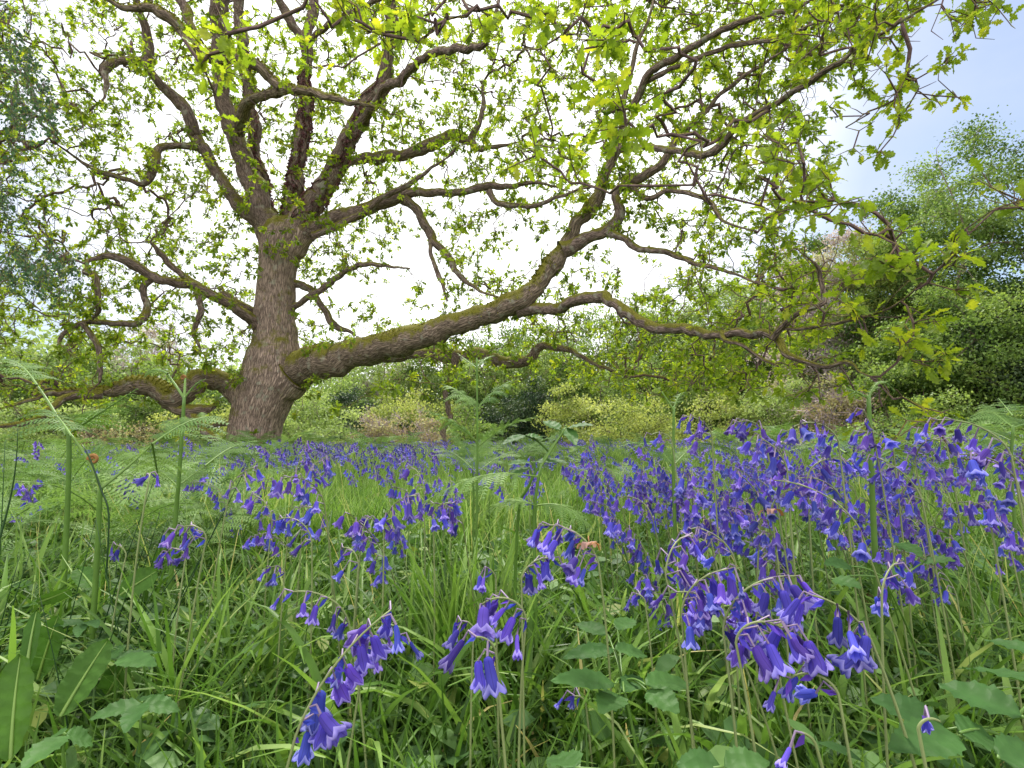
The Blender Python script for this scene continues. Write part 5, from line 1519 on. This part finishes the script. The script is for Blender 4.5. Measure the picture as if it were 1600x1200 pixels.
def curve_pts(p0, p1, sag=0.0, bow=(0, 0, 0), n=14):
    p0, p1 = np.asarray(p0, float), np.asarray(p1, float)
    s = np.linspace(0, 1, n)[:, None]
    return p0 + (p1 - p0) * s + np.array((0, 0, 1.0)) * sag * np.sin(math.pi * s) + np.array(bow) * np.sin(math.pi * s)


def curl(acc, p, r0, r, side=1, turns=1.4, tint=.5, mat=2):
    n = 26
    t = np.linspace(0, 1, n); a_ = t * turns * 6.28; rr = r0 * (1 - t * .8)
    q = np.stack([p[0] + side * (r0 - rr * np.cos(a_)), p[1] + 0.0 * t, p[2] + rr * np.sin(a_)], -1)
    tube(acc, q, r * (1 - .55 * t), 6, tint, mat)


FM = [M['fern'], M['fern_stem'], M['fern_curl']]


def hero_bracken(label, stem_px, d, r, arms, curls=(), bw=1.0):
    """stem_px: photo pixels of the stem from foot up; arms: (from px, to px, depth shift, width of frond or 0 for a bare arm)"""
    foot = P(stem_px[0][0], stem_px[0][1], d)
    foot[2] = max(float(gh(foot[0], foot[1])), min(foot[2], .0))
    root = thing('bracken', label, 'fern', tuple(foot), 'young bracken stems among the flowers', local=True)
    sp = np.array([foot] + [P(x, y, d) for x, y in stem_px[1:]]) - foot
    r = r * .78
    rows = np.concatenate([sp, np.linspace(r, r * .62, len(sp))[:, None]], 1)
    c = resample(rows, .015)
    a = Acc(); tube(a, c[:, :3], c[:, 3], 10, tint=.35, rough=.05)
    a.build('stem', M['fern_stem'], root)
    for (x0, y0, x1, y1, dd, w, np_, sag) in arms:
        p0 = P(x0, y0, d) - foot; p1 = P(x1, y1, d + dd) - foot
        a = Acc(); rg = np.random.default_rng(int(x0 + y1))
        q = curve_pts(p0, p1, sag)
        if w: frond_mesh(a, q, w, np_, 12, rg, r=r * .42, droop=.3)
        else: tube(a, q, np.linspace(r * .6, r * .3, len(q)), 8, .6, 1)
        a.build('frond', FM, root)
    for (x, y, rr_, sd) in curls:
        a = Acc(); curl(a, P(x, y, d) - foot, rr_, rr_ * .42, sd)
        a.build('crozier', FM, root)
    return root


hero_bracken('thick green bracken stem at far left splitting below a brown curled tip', [(97, 1010), (103, 850), (108, 700), (104, 668)], .75, .0052,
    [(104, 680, 55, 598, .05, 0, 0, .004), (104, 680, 215, 607, -.05, .05, 16, .0), (58, 602, 5, 560, .1, .05, 12, .01), (120, 672, 165, 640, .15, .05, 10, .01)], [(104, 665, .006, 1)])
hero_bracken('bracken stem second from left forking in a wide V with a brown curl', [(146, 1010), (150, 900), (156, 780), (159, 760)], .62, .0045,
    [(159, 762, 112, 680, 0, 0, 0, .003), (159, 762, 240, 692, .05, 0, 0, -.002), (238, 694, 345, 650, .1, .06, 14, .01), (112, 682, 60, 640, .1, .05, 12, .01), (238, 694, 250, 760, .12, .04, 10, .0)], [(138, 718, .006, 1)])
hero_bracken('tall straight bracken stem near the oak with two arms and an open top', [(262, 960), (275, 800), (279, 757), (288, 620)], .80, .0050,
    [(277, 760, 243, 728, .06, .045, 10, .0), (277, 760, 320, 728, .06, .05, 12, .0), (288, 622, 262, 584, .02, .0, 9, .0), (288, 622, 322, 592, .02, .018, 9, .006), (288, 622, 290, 578, .03, .0, 8, .0), (262, 584, 225, 590, .06, .02, 10, .01), (243, 728, 190, 720, .1, .05, 12, .01), (320, 728, 400, 690, .15, .06, 14, .01)], [(290, 590, .004, -1)])
hero_bracken('tall feathery bracken with misty fine fronds rising at the centre of the field', [(742, 900), (745, 800), (746, 700), (745, 560)], .85, .0030,
    [(745, 690, 655, 640, -.02, .05, 16, .01), (745, 700, 850, 650, -.02, .055, 16, .012), (745, 640, 690, 600, .05, .04, 14, .008), (745, 640, 805, 592, .05, .04, 14, .008), (745, 575, 715, 552, .04, .018, 10, .0), (745, 575, 775, 556, .04, .018, 10, .006), (745, 740, 680, 700, .08, .05, 14, .01), (745, 740, 815, 705, .08, .05, 14, .01)])
hero_bracken('second thin bracken stem close beside the feathery central one', [(738, 905), (740, 800), (738, 720)], .9, .0028,
    [(738, 725, 700, 665, .04, .04, 12, .005), (738, 725, 772, 668, .04, .04, 12, .005)])
hero_bracken('bracken stem standing right of centre with a forked arm pair', [(1057, 940), (1054, 800), (1052, 727), (1053, 635)], .78, .0040,
    [(1053, 637, 1075, 618, .03, .016, 8, .012), (1052, 728, 1025, 695, .03, .035, 9, .0), (1052, 728, 1087, 690, .03, .035, 9, .0), (1053, 642, 1034, 612, .0, .0, 8, .0),  (1025, 695, 975, 690, .1, .05, 12, .0), (1087, 690, 1140, 700, .1, .05, 12, .0)])
hero_bracken('stout bracken stem on the right with dark lower fork and young top fronds', [(1370, 980), (1366, 840), (1362, 740), (1357, 618)], .62, .0048,
    [(1362, 742, 1322, 708, .03, .0, 0, .0), (1362, 742, 1370, 715, .03, .0, 0, .0), (1357, 622, 1322, 606, .0, .016, 9, .0), (1357, 622, 1398, 612, .0, .018, 9, .016), (1322, 708, 1255, 700, .12, .05, 12, .01), (1370, 716, 1420, 690, .1, .04, 10, .0)])
hero_bracken('bracken at the right frame edge holding flat tiered fronds', [(1580, 860), (1582, 760), (1583, 665)], .75, .0036,
    [(1583, 668, 1535, 632, .05, .05, 12, .0), (1583, 668, 1640, 650, .05, .05, 12, .0), (1583, 690, 1470, 662, .15, .06, 14, .01), (1583, 700, 1500, 700, .05, .05, 14, .01), (1583, 650, 1560, 622, .1, .04, 10, .0)])
hero_bracken('low bracken holding a wide flat pale frond across the middle flowers', [(840, 960), (835, 850), (838, 770), (846, 725)], .58, .0032,
    [(842, 745, 640, 800, -.04, .045, 20, .018), (838, 790, 930, 830, -.03, .04, 16, .012), (838, 790, 752, 805, .0, .04, 14, .01), (846, 728, 884, 668, .0, 0, 0, .0)])

# bracken across the field
def bracken_proto(v):
    rg = np.random.default_rng(300 + v)
    root = thing('bracken', 'x', 'fern', (0, 0, 0), 'x', local=True)
    Hh = rg.uniform(.16, .30)
    a = Acc(); sp = curve_pts((0, 0, 0), (rg.normal(0, .02), rg.normal(0, .02), Hh), 0, (rg.normal(0, .01), .01, 0), 8)
    tube(a, sp, np.linspace(.0035, .0022, 8), 6, .4); a.build('stem', M['fern_stem'], root)
    nf = int(rg.integers(3, 6)); a0 = rg.uniform(0, 6.28)
    for k in range(nf):
        an = a0 + k * 6.28 / nf + rg.normal(0, .3); L = rg.uniform(.16, .30)
        z0 = Hh * rg.uniform(.75, 1)
        p0 = np.array((sp[-1, 0], sp[-1, 1], z0)); p1 = p0 + np.array((math.cos(an) * L, math.sin(an) * L, rg.uniform(.0, .12)))
        a = Acc(); frond_mesh(a, curve_pts(p0, p1, L * rg.uniform(.08, .2), n=9), L * .34, 13, 8, rg, r=.0016)
        a.build('frond', FM, root)
    return root


fz = {'a': ('pale bracken fern in the shaded patch at the left of the meadow', 'ferns massed at the left'),
      'b': ('green bracken fern round the foot of the oak trunk', 'ferns round the oak foot'),
      'c': ('small bracken fern among bluebells in the middle of the meadow', 'ferns in the middle of the meadow'),
      'd': ('spreading bracken fern on the bank below the wood at right', 'ferns on the right bank')}
spots = []
def put(k, n, pxr, dr, sc=(.8, 1.2)):
    for _ in range(n):
        d = rng.uniform(*dr); px = rng.uniform(*pxr)
        x = (px - 800) / 800 * d
        if math.hypot(x + 3.97, d - 7.9) < .6: continue
        spots.append((k, x, d, rng.uniform(*sc)))
put('a', 26, (-60, 400), (.95, 1.7), (.75, 1.05)); put('a', 30, (-60, 420), (1.6, 2.6), (.9, 1.2)); put('a', 30, (-60, 420), (2.2, 5.0), (1.0, 1.5))
put('b', 26, (250, 620), (6.2, 8.2), (1.1, 1.8)); put('b', 12, (330, 480), (4.5, 7.0), (1.1, 1.6))
put('c', 16, (420, 1000), (1.6, 3.5), (.8, 1.1)); put('c', 34, (560, 1080), (3.0, 8.0), (1.0, 1.6))
put('d', 34, (1050, 1650), (3.2, 8.0), (1.0, 1.7)); put('d', 40, (1100, 1680), (7.0, 10.5), (1.3, 2.2)); put('d', 8, (1350, 1620), (1.6, 3.0), (.8, 1.1))
fp = []
for j, (k, x, d, s) in enumerate(spots):
    lb, gp = fz[k]
    if j < 8:
        root = bracken_proto(j); fp.append(root)
    else:
        src = fp[int(rng.integers(0, 8))]
        root = src.copy(); COL.objects.link(root)
        for ch in src.children:
            c_ = ch.copy(); COL.objects.link(c_); c_.parent = root
    root['label'] = lb; root['group'] = gp
    root.location = (x, d, float(gh(x, d))); root.scale = (s, s, s * .9); root.rotation_euler = (0, 0, float(rng.uniform(0, 6.28)))

# ------------------------------------------------------------------ broad leaved plants in the foreground
def serrate(acc, base, tipv, up, wid, tint=.5, teeth=11, cup=.18, arch=.12, mat=0, doubled=True):
    """toothed leaf with a folded midrib and puckered side veins"""
    base, tipv, up = map(lambda q: np.asarray(q, float), (base, tipv, up))
    L = np.linalg.norm(tipv); a = tipv / L; s = unit(np.cross(a, up)); n = np.cross(s, a)
    m = teeth * 2 + 1; t = np.linspace(0, 1, m)
    w = wid * np.sin(np.pi * t ** .75) ** .8 * np.where(np.arange(m) % 2 == 1, 1.0, .86)
    w[0] = wid * .03; w[-1] = 0.0
    cols = np.array([-1, -.66, -.33, 0, .33, .66, 1.0])
    G = np.zeros((m, 7, 3))
    for j, c in enumerate(cols):
        tt = t + abs(c) * .035
        puck = .035 * wid * 2 * np.sin((t - abs(c) * .10) * teeth * math.pi * 1.0) * abs(c)
        G[:, j] = base + a * (tt * L)[:, None] + s * (w * c)[:, None] + n * ((cup * abs(c) * w) - arch * L * (t ** 2) + puck)[:, None]
    acc.grid(G[None], False, tint, mat)


def leafy(name, label, cat, foot, leaves_, stem_r=.0016, mat='bramble', teeth=9, group=None, main=None):
    foot = np.asarray(foot, float)
    root = thing(name, label, cat, tuple(foot), group, local=True)
    if main is None:
        cen = np.mean([l[0] for l in leaves_], 0) - np.array((0, 0, .012))
        mp_ = curve_pts(np.zeros(3), cen - foot, .0, (.012, .0, .01))
    else:
        mp_ = resample(np.array([(*(np.asarray(q) - foot), 1.0) for q in main]), .012)[:, :3]
    a = Acc(); tube(a, mp_, np.linspace(stem_r, stem_r * .6, len(mp_)), 8, .3, rough=.1); a.build('stem', M['fern_stem'], root)
    for (p0, p1, up, w) in leaves_:
        a = Acc(); serrate(a, np.asarray(p0) - foot, np.asarray(p1) - np.asarray(p0), up, w, .5, teeth, arch=.10)
        a.build('leaf', M[mat], root)
        q_ = mp_[np.argmin(np.linalg.norm(mp_ - (np.asarray(p0) - foot - np.array((0, 0, .008))), axis=1))]
        a = Acc(); tube(a, curve_pts(q_, np.asarray(p0) - foot, .003), np.full(14, stem_r * .5), 6, .3)
        a.build('petiole', M['fern_stem'], root)
    return root


def lf(x0, y0, x1, y1, d0, d1, w, tilt=(0, -.35, 1)):
    return (P(x0, y0, d0), P(x1, y1, d1), unit(np.array(tilt, float)), w)


def ft(px, d): x = (px - 800) / 800 * d; return (x, d, float(gh(x, d)))


leafy('bramble', 'bramble sprig with a fan of three toothed leaves low in the left shade', 'bramble', ft(200, .45),
      [lf(222, 1098, 142, 1118, .40, .38, .009), lf(222, 1098, 282, 1106, .40, .41, .010), lf(222, 1098, 196, 1134, .40, .36, .009), lf(222, 1096, 268, 1070, .40, .47, .010)])
leafy('bramble', 'bramble sprig just above the lower left fan of leaves', 'bramble', ft(170, .52),
      [lf(182, 1030, 252, 1012, .46, .50, .011), lf(182, 1030, 240, 1032, .46, .44, .010), lf(182, 1030, 165, 1004, .46, .52, .010)])
leafy('bramble', 'bright green trio of toothed leaves at the bottom left corner', 'bramble', ft(120, .42),
      [lf(102, 1148, 36, 1195, .33, .30, .010), lf(102, 1146, 148, 1160, .33, .34, .009), lf(100, 1145, 40, 1165, .33, .38, .009)])
leafy('nettle', 'young nettle top with pale leaves by the second fern stem', 'nettle', ft(140, .6),
      [lf(134, 972, 85, 975, .52, .50, .008), (P(134, 972, .52), P(152, 970, .48), (0, 0, 1), .007), lf(134, 972, 120, 985, .52, .47, .007)])
leafy('bramble', 'large bramble spray with seven toothed leaves at bottom centre', 'bramble', ft(965, .40),
      [lf(962, 1068, 868, 1054, .36, .34, .0105), lf(968, 1085, 940, 1105, .36, .33, .011), lf(975, 1082, 1000, 1048, .36, .40, .009), lf(1008, 1070, 1078, 1060, .36, .38, .011), lf(1010, 1078, 1060, 1108, .36, .34, .012),
       lf(960, 1014, 884, 1020, .40, .38, .009), lf(960, 1014, 1012, 1020, .40, .41, .009), lf(950, 992, 900, 970, .44, .46, .009), lf(965, 985, 990, 960, .46, .5, .010)])
leafy('bramble', 'big shaded bramble leaves spreading at the bottom right corner', 'bramble', ft(1520, .36),
      [lf(1480, 1140, 1365, 1085, .31, .33, .014), lf(1600, 1120, 1470, 1062, .29, .32, .015), lf(1640, 1075, 1500, 1030, .30, .36, .013), lf(1500, 1150, 1395, 1160, .29, .28, .013), lf(1500, 1145, 1555, 1150, .29, .29, .013), lf(1560, 1185, 1650, 1180, .27, .27, .013), lf(1650, 1030, 1540, 992, .36, .40, .011)])
leafy('bramble', 'bramble leaves tucked at the bottom edge below the seven-leaf spray', 'bramble', ft(870, .34),
      [lf(900, 1200, 862, 1172, .28, .31, .011), lf(1130, 1200, 1060, 1190, .28, .28, .010), (P(1130, 1198, .28), P(1200, 1185, .28), (0, -.3, 1), .010)])
leafy('bramble', 'bramble leaves half hidden under the row of level bluebells', 'bramble', ft(1420, .62),
      [lf(1400, 848, 1440, 865, .55, .52, .013), lf(1420, 905, 1380, 880, .5, .53, .012), lf(1440, 880, 1490, 872, .52, .5, .012), lf(1330, 885, 1290, 878, .5, .5, .012), lf(1300, 905, 1345, 915, .48, .46, .012)])
leafy('nettle', 'upright nettle shoot with paired leaves leaning right at the field centre', 'nettle', P(800, 850, .66) * (1, 1, 0),
      [lf(884, 670, 925, 660, .6, .58, .010), lf(875, 672, 850, 655, .6, .62, .010), lf(884, 668, 900, 690, .6, .56, .009), lf(822, 680, 785, 690, .6, .58, .008), lf(822, 680, 850, 684, .6, .6, .008), lf(830, 722, 795, 722, .6, .58, .008), lf(834, 722, 885, 718, .6, .58, .009), lf(826, 730, 798, 740, .6, .57, .008)], stem_r=.0026, main=[P(800, 850, .66) * (1, 1, 0), P(808, 830, .62), P(826, 760, .6), P(850, 718, .6), P(884, 670, .6)])


def dock(label, leaves_, foot):
    root = thing('dock_plant', label, 'dock', tuple(foot), None, local=True)
    foot = np.array(foot)
    for (x0, y0, x1, y1, d0, d1, w) in leaves_:
        b0, b1 = P(x0, y0, d0), P(x1, y1, d1)
        m = 24; t = np.linspace(0, 1, m)
        L = b1 - b0; sd = unit(np.array((1.0, .25, 0)) - unit(L) * (unit(L) @ np.array((1.0, .25, 0)))); nn = np.cross(sd, unit(L))
        cols = np.linspace(-1, 1, 9); G = np.zeros((m, 9, 3))
        for j, c in enumerate(cols):
            ww = w * np.interp(t, [0, .06, .3, .7, .92, 1], [.15, .5, .95, 1, .55, .0])
            wave = .10 * w * np.sin(t * 38 + j) * abs(c)
            G[:, j] = b0 + L * t[:, None] + sd * (ww * c)[:, None] + nn * (w * .22 * abs(c) + wave - .12 * np.linalg.norm(L) * t ** 2)[:, None]
        a = Acc(); a.grid((G - foot)[None], False, rng.uniform(.2, .8)); a.build('leaf', M['dock'], root)
        a = Acc(); tube(a, (b0 - foot) + L * (t[:, None] * .97) + nn * (-.12 * np.linalg.norm(L) * t ** 2 + .0006)[:, None], np.linspace(.0016, .0004, m), 5, .8)
        a.build('midrib', M['fern_stem'], root)
    return root


dock('clump of tall broad upright dock leaves in the bottom left corner', [(18, 1185, 22, 1022, .36, .38, .012), (42, 1050, 52, 952, .42, .44, .006), (95, 1120, 165, 995, .42, .46, .014), (60, 1060, 85, 965, .5, .5, .012), (160, 1100, 195, 1035, .5, .5, .012)], ft(60, .42))
dock('broad-leaved dock half hidden by the left ferns', [(188, 930, 245, 890, .6, .62, .014), (150, 925, 120, 880, .62, .66, .012), (60, 940, 110, 925, .6, .6, .010)], ft(180, .62))

# rushes: dark needle stems at the left
def rush(label, lines, foot):
    root = thing('rush', label, 'rush', tuple(foot), None, local=True); foot = np.array(foot)
    for (x0, y0, x1, y1, d) in lines:
        p0, p1 = P(x0, y0, d), P(x1, y1, d)
        if y0 > 880 and x0 < 400:
            dv = p0 - p1
            if dv[2] < 0 and p0[2] > 0: p0 = p0 + dv * (p0[2] / -dv[2]) * .9
        a = Acc(); tube(a, curve_pts(p0 - foot, p1 - foot, 0, rng.normal(0, .003, 3), 10), np.linspace(.0013, .0003, 10) * d / .6, 5, rng.uniform(0, 1)); a.build('stem', M['rush'], root)


rush('dark rush clump at the far left edge rising past the first fern stem', [(0, 840, 28, 668, .6), (-12, 1000, 8, 690, .7), (18, 920, 32, 865, .6), (35, 910, 50, 855, .6), (-5, 1100, 60, 960, .5)], ft(0, .7))
rush('dark rush clump leaning right between the second and third fern stems', [(190, 900, 246, 735, .62), (172, 900, 150, 812, .6), (205, 900, 238, 815, .62), (218, 905, 250, 800, .64), (232, 900, 262, 812, .66), (128, 900, 150, 810, .6)], ft(190, .68))
rush('rush clump with long stems slanting up towards the trunk foot', [(285, 920, 400, 700, .62), (300, 900, 352, 790, .6), (272, 905, 345, 800, .64), (160, 1020, 215, 880, .5), (205, 1000, 260, 880, .52), (96, 1120, 62, 930, .45)], ft(280, .68))
a_r = thing('rush', 'bent dark rush blade crossing the second fern stem', 'rush', ft(170, .62), None, local=True)
f_ = np.array(ft(170, .62)); q = resample(np.array([(*(P(166, 905, .6) - f_), .001), (*(P(170, 805, .6) - f_), .001), (*(P(158, 765, .6) - f_), .0011), (*(P(140, 715, .6) - f_), .0009), (*(P(128, 695, .6) - f_), .0004)]), .01)
a = Acc(); tube(a, q[:, :3], q[:, 3], 5, .3); a.build('stem', M['rush'], a_r)

# tall soft grass tussock just right of centre
a = Acc(); n = 150
bx0 = P(745, 1000, .62)
p = np.stack([rng.normal(bx0[0], .035, n), rng.normal(.66, .04, n), np.zeros(n)], -1); p[:, 2] = gh(p[:, 0], p[:, 1])
blades(a, p, rng.uniform(.15, .30, n), rng.uniform(.003, .007, n), rng.uniform(0, .35, n), rng.uniform(.1, .9, n), rng.uniform(0, 6.28, n), rng.uniform(.45, .82, n), 8, .4)
t_ = a.build('grass_tussock', M['grass'], None)
tag(t_, 'tall upright grass tussock below the feathery central fern', 'grass tussock')
t_['kind'] = 'stuff'

# pale log lying in the flowers
lg = P(1212, 690, 9.5); lx, ly = lg[0], lg[1]; lz = float(gh(lx, ly))
c = resample(np.array([(lx - .42, ly - .05, lz + .17, .13), (lx - .1, ly, lz + .18, .15), (lx + .2, ly + .05, lz + .17, .16), (lx + .5, ly + .1, lz + .15, .14)]), .04)
a = Acc(); tube(a, c[:, :3], c[:, 3], 22, rough=.15, cap=2)
o = a.build('fallen_log', M['bark_purple'], None); tag(o, 'pale pinkish fallen log lying behind the skyline bluebells', 'log')
